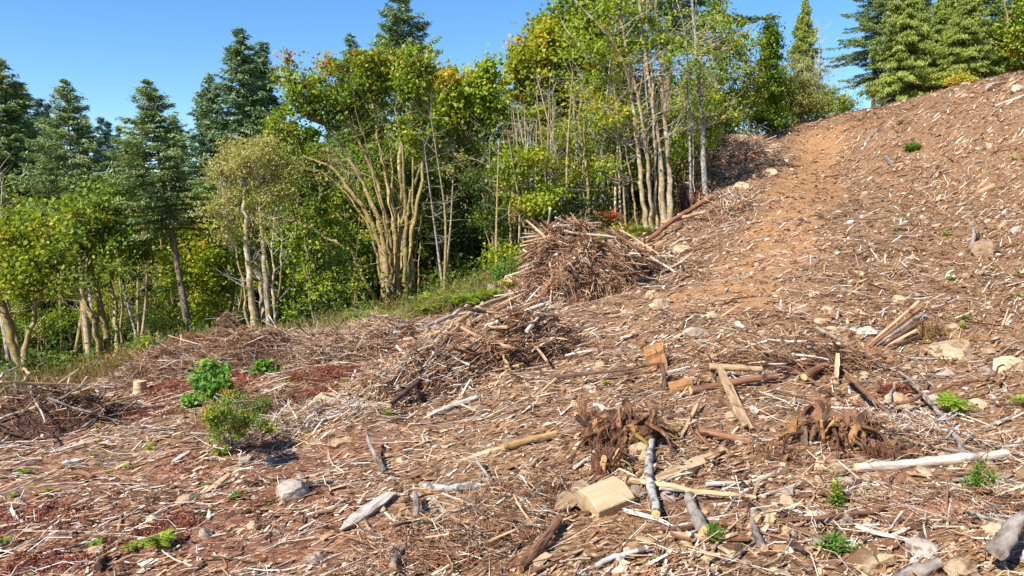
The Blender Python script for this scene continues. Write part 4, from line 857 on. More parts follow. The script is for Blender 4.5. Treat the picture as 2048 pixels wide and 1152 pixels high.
# the sawn block with a split slab behind it
g = G(1215, 1030); s = g[1]/FPX
rng = np.random.default_rng(3); A = Acc()
L, w, h = 96*s, 78*s, 50*s
v = np.array([(-.5,-.5,-.5),(.5,-.5,-.5),(.5,.5,-.5),(-.5,.5,-.5),(-.5,-.46,.34),(.5,-.46,.30),(.5,.02,.56),(.5,.5,.36),(-.5,.5,.40),(-.5,.02,.60)])*np.array([L, w, h])
fs = [np.array([[3,2,1,0],[0,1,5,4],[4,5,6,9],[9,6,7,8],[2,3,8,7]]), np.array([[1,2,7,6,5],[0,4,9,8,3]])]
A.add(v, fs, .5, 0, False); o = link('wood_block', A, M['palecut']); place(o, (g[0]+.01, g[1]+.16, g[2]+h*.36), Matrix.Rotation(.50, 3, 'Z')@Matrix.Rotation(-.16, 3, 'Y')@Matrix.Rotation(.30, 3, 'X'))
tag(o, 'pale sawn wood block with clean corners lying below the dark root stump', 'wood block')
bv = o.modifiers.new('edge', 'BEVEL'); bv.width = .008; bv.segments = 1
plank('torn wedge of orange wood leaning on the left of the pale cut block', (1112,1028), (1172,988), 40, 'tan', roll=.5, lift=(0, .05), thick=.5, taper=(.25, 1))
log('birch like log with grey blotched bark pointing straight away from the camera', (1310,1046), (1304,892), 19, 'birch', endmat='endgrain', lift=(.05, .07), taper=.95, lump=.14, bend=.02)
log('short log with rough grey bark and tan cut end near the bright weed', (1410,1080), (1378,1000), 27, 'grey', endmat='endgrain', lift=(.03, .02), lump=.2)
log('grey dead log with worn end at the bottom right of centre', (1528,1108), (1508,1030), 19, 'grey', endmat='tan', lift=(.02, .02))
log('dark narrow log lying behind the grey dead log', (1500,1028), (1478,962), 13, 'darkbark')
log('long peeled pale log lying level in the lower right', (1712,945), (2012,924), 19, 'bleached', endmat='palecut', taper=1.15, bend=.015, lump=.3, lift=(.02, .05))
plank('flat white board lying just behind the long peeled log', (1936,906), (2036,892), 24, 'bleached', thick=.2, taper=(.5, .3))
plank('cream splintered plank right of the pale cut block', (1316,970), (1432,922), 26, 'palecut', thick=.6, roll=.3, lift=(.03, .04), taper=(.7, .5), rough=.2)
log('thin dark log lying against the cream splintered plank', (1380,955), (1452,905), 10, 'darkbark')
log('grey barked log running out of the bottom edge left of centre', (786,1160), (829,1006), 17, 'grey', endmat='endgrain', lift=(.10, .08), taper=.9, lump=.12)
log('thick pinkish grey log with loose bark beside the bottom edge', (886,1120), (834,1035), 27, 'redbrown', lift=(.02, .03), lump=.3, taper=.6)
log('grey blotched log right of the pinkish grey log', (905,1112), (866,1005), 15, 'birch', lift=(.02, .03))
plank('weathered white plank with dark underside in the lower middle', (680,1066), (782,1000), 26, 'bleached', thick=.4, lift=(.02, .05), roll=.4, taper=(.3, .5))
log('cracked grey log with orange side lying level above the weathered plank', (848,988), (985,984), 19, 'birch', endmat='orange', lift=(.04, .04))
log('yellowish end piece joined to the dark side of the cracked grey log', (842,992), (905,988), 14, 'orange', lift=(.01, .01))
plank('long cream plank rising to the right below the slash heap', (918,926), (1042,886), 17, 'palecut', thick=.5, taper=(.4, .8))
log('yellow brown log continuing right of the long cream plank', (1005,902), (1112,874), 17, 'yellow', lump=.3)
log('bleached pinkish log at the foot of the middle slash heap', (858,836), (955,799), 14, 'bleached', endmat='endgrain', taper=.8)
log('yellow peeled log with a bright cut end on the middle heap', (1000,716), (1066,702), 17, 'yellow', endmat='endgrain', lift=(.16, .18), taper=.95)
plank('diagonal cream board lying across two brown logs', (1438,766), (1494,862), 22, 'tan', thick=.35, lift=(.22, .04), taper=(.6, .9), roll=-.2)
log('brown log passing under the diagonal cream board', (1382,795), (1552,768), 17, 'redbrown', endmat='endgrain', lift=(.06, .08), lump=.2)
log('upper brown branch parallel above the brown log', (1418,756), (1522,756), 15, 'tan', lift=(.14, .10), lump=.25, bend=.05)
plank('short orange block at the left end of the brown log', (1338,786), (1384,780), 24, 'orange', thick=.8, lift=(.05, .08), taper=(.9, .9), rough=.05)
log('reddish log lying beneath the diagonal board foot', (1398,872), (1502,892), 18, 'redbrown', endmat='endgrain', lift=(.02, .02))
plank('thin cream splinter sticking up left of the diagonal board', (1360,880), (1400,815), 8, 'palecut', thick=.6, lift=(0, .12), taper=(.3, .5))
log('long dark branch lying level above the dark root stump', (1112,776), (1330,760), 9, 'darkbark', lift=(.16, .24), bend=.025, taper=.6, sides=8, n=20)
log('broken brown stub standing at the right end of the dark branch', (1328,786), (1322,764), 12, 'darkbark', lift=(.05, .25), endmat='endgrain')
log('curved tan branch from the pale block to the right', (1262,970), (1512,1008), 14, 'tan', bend=.05, lift=(.05, .04), lump=.3, n=22, sides=9, taper=.7)
log('brown barked log leaning in the lower middle foreground', (1040,1150), (1118,1058), 27, 'redbrown', lift=(.03, .06), lump=.25)
log('curved brown branch crossing below the thin pale weed stalk', (1560,1050), (1782,1022), 12, 'redbrown', bend=-.05, lift=(.03, .03), n=20, sides=9, taper=.9)
log('mottled log arching over the bottom edge right of the brown barked log', (1190,1140), (1294,1110), 13, 'birch', bend=.06, lift=(.02, .05))
log('huge fallen grey log end cut by the bottom edge at the right', (1785,1185), (1875,1146), 40, 'grey', endmat='endgrain', lift=(.0, .03), lump=.15, taper=.8, sides=16)
log('dark grey trunk cut by the lower right corner', (1990,1165), (2075,1085), 40, 'grey', lift=(.18, .22), lump=.15, sides=14)
log('thin pale pole with grey bark left of the dark grey trunk', (1930,1040), (2040,1082), 9, 'birch', lift=(.08, .08), sides=8)
log('grey mossy trunk leaning down to the right between stump and peeled log', (1924,920), (1796,770), 11, 'grey', lift=(.05, .18), bend=.03, taper=.5, n=20)
log('long arching grey branch from the mossy stump to the right edge', (1792,832), (2006,762), 9, 'redbrown', lift=(.12, .22), bend=-.09, taper=.4, n=22, sides=8)
log('second arching branch above the first on the right', (1770,834), (1990,758), 7, 'grey', lift=(.08, .1), bend=.14, taper=.4, n=22, sides=7)
log('pale blotched branch sloping down right above the mossy stump', (1632,680), (1760,742), 8, 'grey', lift=(.2, .1), bend=.02, sides=8, taper=1.3)
log('thick curved brown root log right of the pale blotched branch', (1700,712), (1784,734), 22, 'redbrown', bend=.12, lift=(.12, .05), lump=.3)
log('brown log lying left of the mossy cracked stump top', (1606,770), (1672,738), 18, 'redbrown', lift=(.08, .1), endmat='endgrain')
plank('small white upright stake above the mossy cracked stump', (1672,772), (1674,744), 10, 'tan', thick=.6, lift=(.1, .28), taper=(.8, .8))
log('dead branch falling from the stake down right', (1692,775), (1786,846), 12, 'redbrown', lift=(.16, .08), bend=.05, endmat='bleached')
log('thick brown log half buried right of the arching branches', (1850,780), (1910,802), 24, 'darkbark', lift=(-.02, -.02), lump=.3)
log('long brown trunk fallen from the slash pile up to the splintered stump', (1290,497), (1420,424), 10, 'redbrown', lift=(.15, .5), bend=.03, taper=1.4, n=20)
log('short brown log crossing the long fallen trunk', (1326,462), (1412,452), 9, 'tan', lift=(.3, .5))
log('yellow sawn log end at the left foot of the big slash pile', (1002,578), (1030,572), 22, 'yellow', endmat='endgrain', lift=(.1, .1))
log('round brown log with shaggy bark above the yellow peeled log', (1050,668), (1088,660), 27, 'redbrown', lump=.35, lift=(.08, .08), endmat='endgrain')
log('pale pole lying on the slope left of the little stump', (168,836), (238,814), 11, 'bleached', endmat='endgrain')
plank('tan plank raised on the slope left of the round rosette weed', (412,992), (460,960), 14, 'tan', thick=.5, lift=(.02, .06))
log('leaning charred grey stick in the middle of the slope', (768,946), (734,900), 9, 'grey', lift=(.0, .22), sides=8)
log('bluish grey stick right of the middle, near the cracked log', (952,938), (985,968), 8, 'grey', lift=(.12, .02), sides=8)
log('short brown log with orange end on the left slope', (158,950), (184,962), 12, 'redbrown', endmat='orange', lift=(.02, .02))
log('white board lying in the middle of the left slope', (252,980), (310,968), 10, 'bleached', flat=.5, sides=8)
log('bent pale branch arching over the left foreground', (232,1070), (330,990), 7, 'tan', bend=-.13, lift=(.02, .03), sides=7, n=18, taper=.5)
log('second bent pale branch right of the first in the left foreground', (246,1070), (362,1014), 6, 'bleached', bend=-.13, lift=(.02, .03), sides=7, n=18, taper=.5)
log('black charred stick end at the bottom edge on the left', (196,1150), (214,1120), 18, 'darkbark', lift=(.05, .02))
log('crooked pale log below the two bent branches', (206,1074), (300,1082), 12, 'birch', lump=.35)
log('white narrow log upper left of the two bent branches', (24,1020), (50,1052), 9, 'bleached', sides=8)
plank('pale torn plank in front of the left edge pile', (380,905), (345,925), 12, 'bleached', thick=.4)
plank('weathered silvery slab standing on the right slope below the crest', (1720,296), (1756,262), 8, 'grey', thick=.4, lift=(.03, .1), taper=(.3, .6))
plank('twisted silver driftwood like slab on the right slope', (1770,314), (1786,336), 8, 'grey', thick=.5, lift=(.05, .03))
log('light peeled round log on the right slope', (1955,390), (1988,375), 12, 'tan', endmat='endgrain')
log('long silver pole near the right edge below the crest', (1990,212), (2055,190), 4, 'bleached')
log('forked grey stick left of the tan rock on the right slope', (1942,498), (1940,468), 9, 'grey', lift=(0, .3))
plank('split cedar plank leaning on the root wad, uppermost', (1742,690), (1836,640), 8, 'tan', thick=.5, lift=(.03, .34), taper=(.4, 1))
for i, (a, b) in enumerate([((1748,692), (1838,648)), ((1756,694), (1840,655)), ((1764,696), (1842,663)), ((1774,697), (1842,671)), ((1786,697), (1842,680))]):
    plank(['second','third','fourth','fifth','lowest'][i]+' from top of the split cedar planks fanned from the root wad', a, b, 8, ['redbrown', 'grey', 'redbrown', 'tan', 'darkbark'][i], thick=.6, lift=(.03, .28-.05*i), taper=(.3, 1))
log('bleached upright splinter on the left shoulder of the big slash pile', (1090,478), (1052,440), 7, 'tan', abs_end=18.9, abs_start=18.6, taper=.6)
log('second bleached stick leaning behind the upright splinter', (1120,490), (1080,445), 5, 'redbrown', abs_end=19.2, abs_start=19.0, taper=.6)
log('long pale stick lying over the left shoulder of the slash pile', (1046, 486), (1100, 472), 4, 'tan', abs_end=18.6, abs_start=18.4, sides=8)
log('thick brown pole sliding down the right side of the slash pile', (1222, 462), (1300, 512), 6, 'redbrown', abs_end=18.6, abs_start=19.3, sides=8)
log('pale pole next above the thick brown one on the slash pile', (1240, 462), (1318, 508), 4, 'tan', abs_end=18.9, abs_start=19.6, sides=8)
log('pale pole lying left below the big slash pile', (962,622), (1022,600), 8, 'bleached', endmat='endgrain', lift=(.05, .15))

for i, a in enumerate([
 ('squarish grey boulder with a hard black shadow in the lower left middle',580,984,66,44,'rock_grey',1),('tan wedge shaped rock at the foot of the grey brush heap',650,797,52,28,'rock_tan',2),('flat tan stone in the slope above the grey boulder',675,886,26,18,'rock_tan',3),
 ('pale grey block stone in the left foreground',409,1066,28,30,'rock_grey',4),('smooth round tan rock in front of the bright green weed',1375,1079,32,30,'rock_tan',5),('rounded tan rock at the foot of the dark root stump',1280,896,40,40,'rock_tan',6),
 ('angular rock half under the rounded tan rock',1296,912,38,26,'rock_tan',7),('long tan rock beside the fallen trunk',1364,499,42,22,'rock_tan',8),('upper tan rock of the pair below the big slash pile',1310,590,34,24,'rock_tan',9),('lower tan rock of the pair below the big slash pile',1318,608,42,24,'rock_tan',10),
 ('rounded tan rock right of the pair below the slash pile',1427,631,30,22,'rock_tan',11),('grey tan boulder on the slope above the level brown branch',1396,666,56,30,'rock_grey',12),('pale flat rock beside the splintered stump',1470,397,26,14,'rock_grey',13),('orange brown rock above the pale flat rock',1485,373,30,20,'rock_tan',14),
 ('mossy grey boulder right of the olive bush',523,812,42,38,'rock_mossy',15),('pale rock on the left slope under the fern',489,922,38,20,'rock_grey',16),('big tan boulder with a ridge on the right',1915,698,100,54,'rock_tan',17),('broad tan rock ledge at the right edge',2024,732,66,36,'rock_tan',18),
 ('white angular rock below the big tan boulder',1898,746,38,24,'rock_grey',19),('white angular rock below the rock ledge',1978,744,34,20,'rock_grey',20),('tan rock with yellow top high on the right slope',1980,496,60,36,'rock_tan',21),('pale grey rock near the right edge of the high slope',2037,461,22,20,'rock_grey',22),
 ('dark soil covered boulder at the bottom right',1738,1124,76,46,'rock_mossy',23),('grey streaked boulder between soil boulder and log end',1850,1100,70,32,'rock_grey',24),('tan boulder at the lower right with a shadow across it',2010,1058,74,34,'rock_tan',25),('stone slab left of the corner trunk',1932,1140,70,44,'rock_tan',26),
 ('angular tan rock under the arching branches',1795,800,50,34,'rock_tan',27),('squarish tan rock right of the arching branches',1858,792,40,28,'rock_grey',28),('flat pale rock slab on the upper right crest',1995,168,46,18,'rock_grey',29),('white rock beside the flat slab on the crest',2040,176,34,18,'rock_grey',30),
 ('grey upright stone on the right slope',1982,290,18,16,'rock_grey',31),('small tan cube stone on the right slope',1932,286,14,12,'rock_tan',32),('pinkish grey rock right of the dark root stump',1578,985,26,24,'rock_grey',33),('tan stone under the curved brown branch',1625,1032,34,28,'rock_tan',34),
 ('grey stone with white streaks by the thin weed stalk',1690,1042,34,40,'rock_grey',35),('small round stone right of the tall weed',1993,980,22,16,'rock_tan',36),('tan rounded stone right of the tall weed, farther',2030,990,22,18,'rock_tan',37),('grey brown rock left of the cedar hunk',1738,662,42,24,'rock_grey',38),
 ('brown boulder at the left foot of the middle heap',860,770,26,24,'rock_tan',39),('tan triangular rock on the left foreground slope',300,1042,30,26,'rock_tan',40),('flat tan rock left of the tan plank',372,1000,46,28,'rock_tan',41),('tan rock at the lower left of the rosette weed',505,1052,30,20,'rock_tan',42),
 ('rock on top of the big slash pile',1130,462,0,0,'rock_tan',43),('tan stone beneath the yellowish right slope weed',1660,620,30,18,'rock_tan',44),('white quartz like stone on the left brush',572,722,34,18,'rock_grey',45),('brown rock left of the track beside the upper slash',1540,345,34,18,'rock_tan',46),
 ('tan stone on the track edge halfway up',1800,600,30,22,'rock_tan',47),('grey tan boulder left of the flat crest slab',1960,152,30,12,'rock_tan',48),('brown rounded stone near the bottom edge in the centre',1240,1118,20,22,'rock_grey',49),('pale tan stone behind the mossy trunk at the right',1960,808,34,22,'rock_tan',50)]):
    if a[3]: rock(a[0], a[1], a[2], a[3], a[4], a[5], a[6], sub=4 if a[3] > 60 else 3)

# ------------------------------------------------------------ stumps
def stump_blob(label, px0, px1, pytop, pybot, mat, seed, name='uprooted_stump', nroots=16, hfac=.75, down=.9, rootmat='peat'):
    g = G((px0+px1)/2, pybot-(pybot-pytop)*.22); s = g[1]/FPX; w = (px1-px0)*s/2; h = (pybot-pytop)*s*hfac
    rng = np.random.default_rng(seed); v, f = ICO[4]; v = v.copy()
    q = vn3(v*np.array([1, 1, .3]), 3.0, seed)*.6-np.abs(vn3(v*np.array([1, 1, .18]), 9, seed+2))*.75+vn3(v*np.array([1, 1, .3]), 21, seed+4)*.22
    v = v*(1+q[:, None]); v[:, 2] = np.where(v[:, 2] > .45, .45+(v[:, 2]-.45)*.35, v[:, 2])
    v = v*np.array([w*.88, w*.7, h*.8]); A = Acc(); A.add(v, [f], .5, 0, False)
    root = link(name, A, M[mat]); root.location = (g[0], g[1]+w*.35, g[2]+h*.12); tag(root, label, 'stump')
    for k in range(nroots):
        az = rng.uniform(-math.pi, math.pi*.15) if k % 4 else rng.uniform(0, 6.28); u = np.array([math.cos(az), math.sin(az), 0])
        st = u*w*rng.uniform(.5, .85)+np.array([0, 0, h*rng.uniform(.0, .5)]); L = w*rng.uniform(.6, 1.5)
        p = resample([st, st+u*L*.45+np.array([0, 0, -.05*L])+rng.normal(size=3)*.06*L, st+u*L*.8+np.array([0, 0, -down*L*.6])+rng.normal(size=3)*.12*L], 8)
        T = Acc(); r = w*rng.uniform(.02, .07); tube(T, p, np.linspace(r, r*.25, 8), 7, 0, None, rng, .4); link('root', T, M[rootmat if k % 5 else 'mossy'], root)
    for k in range(int(nroots*2.4)):                       # torn splinters and bark plates standing on the stump
        az = rng.uniform(0, 6.28); u = np.array([math.cos(az), math.sin(az)*.8, 0]); l = w*rng.uniform(.35, .95)*min(1, 1.5*h/w); q0 = u*w*rng.uniform(.35, 1.0)+np.array([0, 0, h*rng.uniform(-.1, .5)])
        d_ = norm(np.array([rng.normal()*.35, rng.normal()*.3, 1.])+u*.35)
        so_ = link('splinter', slab_mesh(rng, l, l*rng.uniform(.12, .35), l*rng.uniform(.05, .16), 7, (.3, .5), .2), M[['redbrown', 'darkbark', 'redbrown', 'darkbark', 'redbrown', 'orange', mat, rootmat, 'peat'][int(rng.integers(9))]], root); so_.matrix_basis = Matrix.Translation(Vector(q0))@rot_to(d_, rng.uniform(0, 3)).to_4x4()
    k = 160; az = rng.uniform(0, 6.28, k); u = np.stack([np.cos(az), np.sin(az)*.8, rng.uniform(-.5, .75, k)], 1); C = u*np.array([w, w, h])*rng.uniform(.8, 1.05, (k, 1))
    D = norm(np.stack([rng.normal(size=k)*.5, rng.normal(size=k)*.5, -np.abs(rng.normal(size=k))-.2], 1)); B = Acc()
    sticks(B, C, D, rng.uniform(.05, .22, k), rng.uniform(.002, .005, k), rng.choice([.05, .12, .2, .3], k), rng, 3, 3, bend=.3); fr = link('root_fibres', B, M['debris'], root); tag(fr, kind='stuff')
    return root
for a, b, w_, h_ in ((1235, 860, .75, .25), (1680, 860, .8, .28), (1900, 700, .8, .15), (480, 800, .8, .2), (1740, 1120, .6, .1)):
    g = G(a, b); BUMPS.append((g[0], g[1], w_, 0.0))
stump_blob('dark rotten root stump with roots hanging down like a curtain, centre right', 1150, 1335, 776, 925, 'peat', 5, hfac=.62)
stump_blob('thick peaty root mass hanging below the dark rotten stump', 1180, 1260, 850, 970, 'peat', 15, hfac=.6, nroots=8)
stump_blob('mossy cracked stump with ochre sides and dark roots at its right', 1590, 1765, 785, 915, 'rootmoss', 9, hfac=.62)
stump_blob('low spread of dark roots right of the mossy cracked stump', 1735, 1850, 850, 935, 'peat', 19, hfac=.35, nroots=12)
stump_blob('earthy cavity rim with tangled roots left of the mossy cracked stump', 1520, 1600, 870, 935, 'soil', 29, hfac=.35, nroots=8)
stump_blob('shaggy fibrous root wad at the top end of the split cedar planks', 1832, 1884, 634, 690, 'mossy', 23, hfac=.8, nroots=12, name='root_wad')
stump_blob('reddish root disc standing against the splintered stump up the slope', 1358, 1412, 352, 440, 'heap', 31, hfac=.8, nroots=14, name='root_wad')
stump_blob('splintered grey brown stump with torn fibres at the foot of the whitish alder', 1408, 1436, 372, 410, 'grey', 33, hfac=.8, nroots=16, down=-.9, rootmat='bleached')
def small_stump(label, px, py, wpx, hpx, mat='tan', top='endgrain'):
    g = G(px, py+hpx*.4); s = g[1]/FPX; r, h = wpx*s/2, hpx*s; rng = np.random.default_rng(int(px)); A = Acc()
    tube(A, np.array([[0, 0, -.15], [0, 0, h*.3], [.01, 0, h*.7], [.02, 0, h]]), [r*1.25, r*1.03, r*.97, r*.95], 12, 0, None, rng, .3); o = link('stump', A, M[mat]); o.location = g; tag(o, label, 'stump')
    e = Acc(); k = 12; th = np.linspace(0, 6.283, k, endpoint=False); e.add(np.r_[np.stack([.02+np.cos(th)*r*.85, np.sin(th)*r*.85, np.full(k, h+.006)], 1), [[.02, 0, h+.02]]], [np.stack([np.full(k, k), np.arange(k), (np.arange(k)+1) % k], 1)], .5, 0, False); link('cut_top', e, M[top], o)
small_stump('little pale cut stump standing at the wood edge on the left', 281, 778, 26, 28, 'tan')
small_stump('grey weathered stump at the left foot of the big slash pile', 985, 582, 22, 22, 'grey', 'grey')
g = G(1314, 738); s = g[1]/FPX; A = slab_mesh(np.random.default_rng(8), 50*s, 44*s, 40*s, 5, (1, 1), .06); o = link('wood_block', A, M['orange']); place(o, (g[0], g[1]+.12, g[2]+18*s), Matrix.Rotation(1.35, 3, 'Y')@Matrix.Rotation(.2, 3, 'X')); tag(o, 'orange brown cut block with upright grain in the middle of the slope', 'wood block')

# ------------------------------------------------------------ slash piles: a heap with its branches
STK = []
for k in range(8):
    rng = np.random.default_rng(90+k); A = Acc(); p = resample([[-.5, 0, 0], [-.15, rng.normal()*.035, rng.normal()*.03], [.2, rng.normal()*.04, rng.normal()*.03], [.5, 0, 0]], 7)
    tube(A, p, np.ones(7), 6, 0, None, rng, .3, smooth=False)
    V = A.v[0].reshape(7, 6, 3); c = p[:, None]; tp = np.linspace(1, .55, 7)[:, None, None]; V2 = c+(V-c)*tp*.02; A.v[0] = V2.reshape(-1, 3).astype(np.float32)
    A.v[1] = V2[0].astype(np.float32); A.v[2] = V2[-1].astype(np.float32); STK.append(A.mesh('branch'))
def stick_obj(name, k, mt, c, d, L, r, parent=None, inv=None):
    o = bpy.data.objects.new(name, STK[k % 8]); COL.objects.link(o)
    if not STK[k % 8].materials: STK[k % 8].materials.append(M['redbrown'])
    over(o, M[mt]); m = Matrix.Translation(Vector(c))@rot_to(d, k*1.3).to_4x4()@Matrix.Diagonal(Vector((L, r/.02, r/.02, 1)))
    if parent is not None: o.parent = parent; m = inv@m
    o.matrix_basis = m
    return o
def pile(label, cen, rx, ry, h, ang, n_br, n_tw, Lr, Rr, mats, seed, dirmode='fan', tws=(.1, .5), twr=(.003, .009), tint=(.2, .75), heapmat='heap', jag=.5, name='slash_pile', ridge=1.0):
    """cen: world x, y; h: height; the heap, its larger branches one by one, and its twigs"""
    rng = np.random.default_rng(seed); x0, y0 = cen; z0 = GH(x0, y0); root = empty(name, (x0, y0, z0)); tag(root, label, 'brush pile'); inv = Matrix.Translation(Vector((-x0, -y0, -z0)))
    ca, sa = math.cos(ang), math.sin(ang)
    def hh(u, v):
        r = np.sqrt(u*u+v*v); return h*np.clip(1-r**2.3, -.15, 1)*(1+jag*1.6*fbm(u*rx+seed, v*ry, 1.1, 3, seed))+.10*fbm(u*rx, v*ry+seed, 5, 2, seed+1)
    gu, gv = np.meshgrid(np.linspace(-1.12, 1.12, 44), np.linspace(-1.12, 1.12, 44), indexing='ij')
    X = gu*rx*ca-gv*ry*sa; Y = gu*rx*sa+gv*ry*ca; Z = H(X+x0, Y+y0)-z0+hh(gu, gv)-.06
    A = Acc(); i = np.arange(43)[:, None]*44+np.arange(43)[None]; q = np.stack([i, i+44, i+45, i+1], -1).reshape(-1, 4)
    A.add(np.stack([X, Y, Z], -1).reshape(-1, 3), [q], .5, 0, True); link('heap', A, M[heapmat], root)
    def surf(k):
        t = rng.uniform(0, 6.28, k); r = np.sqrt(rng.random(k))*1.02; u, v = np.cos(t)*r, np.sin(t)*r
        x = u*rx*ca-v*ry*sa+x0; y = u*rx*sa+v*ry*ca+y0; e = .05
        z = H(x, y)+hh(u, v)
        if dirmode == 'fan':
            mixm = rng.random(k) < .5; az = np.where(mixm, np.arctan2(y-y0, x-x0)+rng.normal(size=k)*.7, rng.uniform(0, 6.28, k)); sl = np.where(mixm, -h/min(rx, ry)*r*.8, 0)+rng.normal(size=k)*.35
        elif dirmode == 'ridge':
            az = ang+rng.normal(size=k)*.85; sl = rng.normal(size=k)*.38+.25
        else:
            az = rng.uniform(0, 6.28, k); sl = rng.normal(size=k)*.35
        return np.stack([x, y, z], 1), norm(np.stack([np.cos(az), np.sin(az), sl], 1))
    C, D = surf(n_br); L = np.exp(rng.uniform(np.log(Lr[0]), np.log(Lr[1]), n_br)); R = np.clip(L*.022*rng.uniform(.6, 1.8, n_br), *Rr)
    for k in range(n_br):
        stick_obj('branch', int(rng.integers(8)), mats[int(rng.integers(len(mats)))], C[k]+np.array([0, 0, R[k]*.8+.02*rng.random()]), D[k], L[k], R[k], root, inv)
    C, D = surf(n_tw); L = rng.uniform(*tws, n_tw)*rng.choice([1, 1, 1.9], n_tw); A = Acc()
    sticks(A, C-np.array([x0, y0, z0])+np.array([0, 0, .02]), D, L, rng.uniform(*twr, n_tw), np.clip(rng.normal(size=n_tw)*.2+rng.uniform(*tint, n_tw), 0, 1), rng, 3, 2, bend=.0)
    o = link('twigs', A, M['debris'], root); tag(o, kind='stuff')
    return root
def gxy(px, py, dx=0, dy=0): g = G(px, py); return (g[0]+dx, g[1]+dy)
BR = ['redbrown', 'tan', 'bleached', 'redbrown', 'tan', 'darkbark', 'tan', 'bleached']
pile('big slash pile of tangled brown branches beside the wood', gxy(1155, 600, 0, 1.2), 1.9, 1.6, 2.5, 0, 299, 6600, (.5, 1.9), (.012, .036), ['redbrown', 'redbrown', 'tan', 'redbrown', 'bleached', 'darkbark'], 1, 'fan', (.12, .6), (.004, .012), (.12, .68), jag=.6)
pile('right shoulder of the big slash pile, logs sliding down to the right', gxy(1270, 560, .2, .8), 1.7, 1.1, .8, -.2, 80, 1600, (.6, 2.4), (.012, .045), BR, 2, 'fan', (.12, .6), (.004, .011), (.15, .7))
pile('middle slash heap with long slanting barked poles', gxy(950, 752, 0, .7), 2.25, 1.05, .88, .45, 295, 5600, (.3, 1.4), (.008, .032), BR+['redbrown', 'darkbark', 'redbrown'], 3, 'ridge', (.07, .4), (.003, .009), (.1, .7))
pile('lower left tail of the middle slash heap', gxy(820, 790, 0, .2), 1.4, .65, .55, .5, 130, 2200, (.25, .9), (.005, .016), BR, 4, 'ridge', (.06, .35), (.003, .008), (.3, .85))
pile('grey brush heap of fine bleached twigs in front of the maples', gxy(700, 728, 0, 1.2), 2.5, 1.1, .65, .25, 150, 6200, (.4, 1.7), (.006, .014), ['grey', 'bleached', 'tan', 'redbrown'], 5, 'rand', (.15, .6), (.003, .007), (.3, .8))
pile('red brown brush heap with dead fir needles at the wood edge', gxy(450, 748, 0, 1.6), 3.8, 1.5, .8, .05, 150, 7000, (.5, 1.8), (.005, .012), ['bleached', 'redbrown', 'grey'], 6, 'rand', (.12, .5), (.003, .007), (.15, .7))
pile('dark grey pole pile at the left edge of the clearing', gxy(30, 880, -.2, 1.0), 1.5, 1.1, .75, .3, 90, 1800, (.5, 1.6), (.008, .02), ['grey', 'bleached', 'tan', 'darkbark'], 7, 'rand', (.1, .4), (.003, .008), (.1, .6))
pile('upper slash heap of red brown branches left of the track crest', gxy(1495, 330, -.5, 1.5), 3.4, 2.4, 1.15, 1.0, 150, 5200, (.7, 2.6), (.014, .035), BR+['bleached', 'tan'], 8, 'fan', (.2, .9), (.008, .018), (.25, .85), heapmat='soil')
pile('thin slash drift running down from the upper slash heap', gxy(1450, 430, 0, 1.0), 2.6, 1.3, .45, 1.2, 90, 3000, (.4, 1.8), (.012, .03), BR, 9, 'ridge', (.15, .7), (.006, .013), (.2, .7))
pile('twiggy dark litter heap left of the pale cut block', gxy(1040, 1000, 0, .1), .7, .45, .16, .3, 70, 1500, (.12, .5), (.003, .012), BR+['grey'], 10, 'rand', (.04, .2), (.0015, .004), (.05, .6), heapmat='soil')
pile('loose stick tangle around the logs at the bottom centre', gxy(900, 1090, 0, .1), .95, .5, .14, .3, 120, 2200, (.12, .6), (.003, .014), BR+['grey', 'bleached'], 11, 'rand', (.04, .22), (.0015, .004), (.1, .8), heapmat='soil')
pile('bleached stick drift below the mossy grey boulder', gxy(600, 850, 0, .1), 1.3, .55, .22, .35, 110, 2200, (.2, .9), (.004, .014), ['bleached', 'grey', 'bleached', 'tan'], 12, 'ridge', (.06, .3), (.002, .005), (.35, .95), heapmat='soil')
pile('brown litter heap with roots above the mossy cracked stump', gxy(1590, 730, 0, .2), 1.5, .7, .35, -.2, 120, 2600, (.2, 1.1), (.005, .02), BR, 13, 'rand', (.06, .35), (.002, .006), (.05, .6))
pile('grey branch tangle between the stump roots and the peeled log', gxy(1870, 880, 0, .1), .9, .55, .2, -.4, 90, 1400, (.25, 1.0), (.004, .013), ['bleached', 'grey', 'redbrown', 'birch'], 14, 'rand', (.05, .3), (.002, .005), (.2, .8), heapmat='soil')
pile('thin grey branches criss-crossing in the lower right foreground', gxy(1850, 1020, 0, 0), .9, .5, .08, -.4, 70, 1000, (.2, .9), (.003, .009), ['bleached', 'grey', 'redbrown'], 15, 'rand', (.04, .2), (.0015, .004), (.2, .8), heapmat='soil')
pile('brown litter mound under the olive bush', gxy(495, 850, 0, .2), 1.0, .6, .42, .2, 40, 1500, (.15, .7), (.004, .012), BR, 16, 'rand', (.05, .25), (.002, .005), (.1, .6), heapmat='soil')
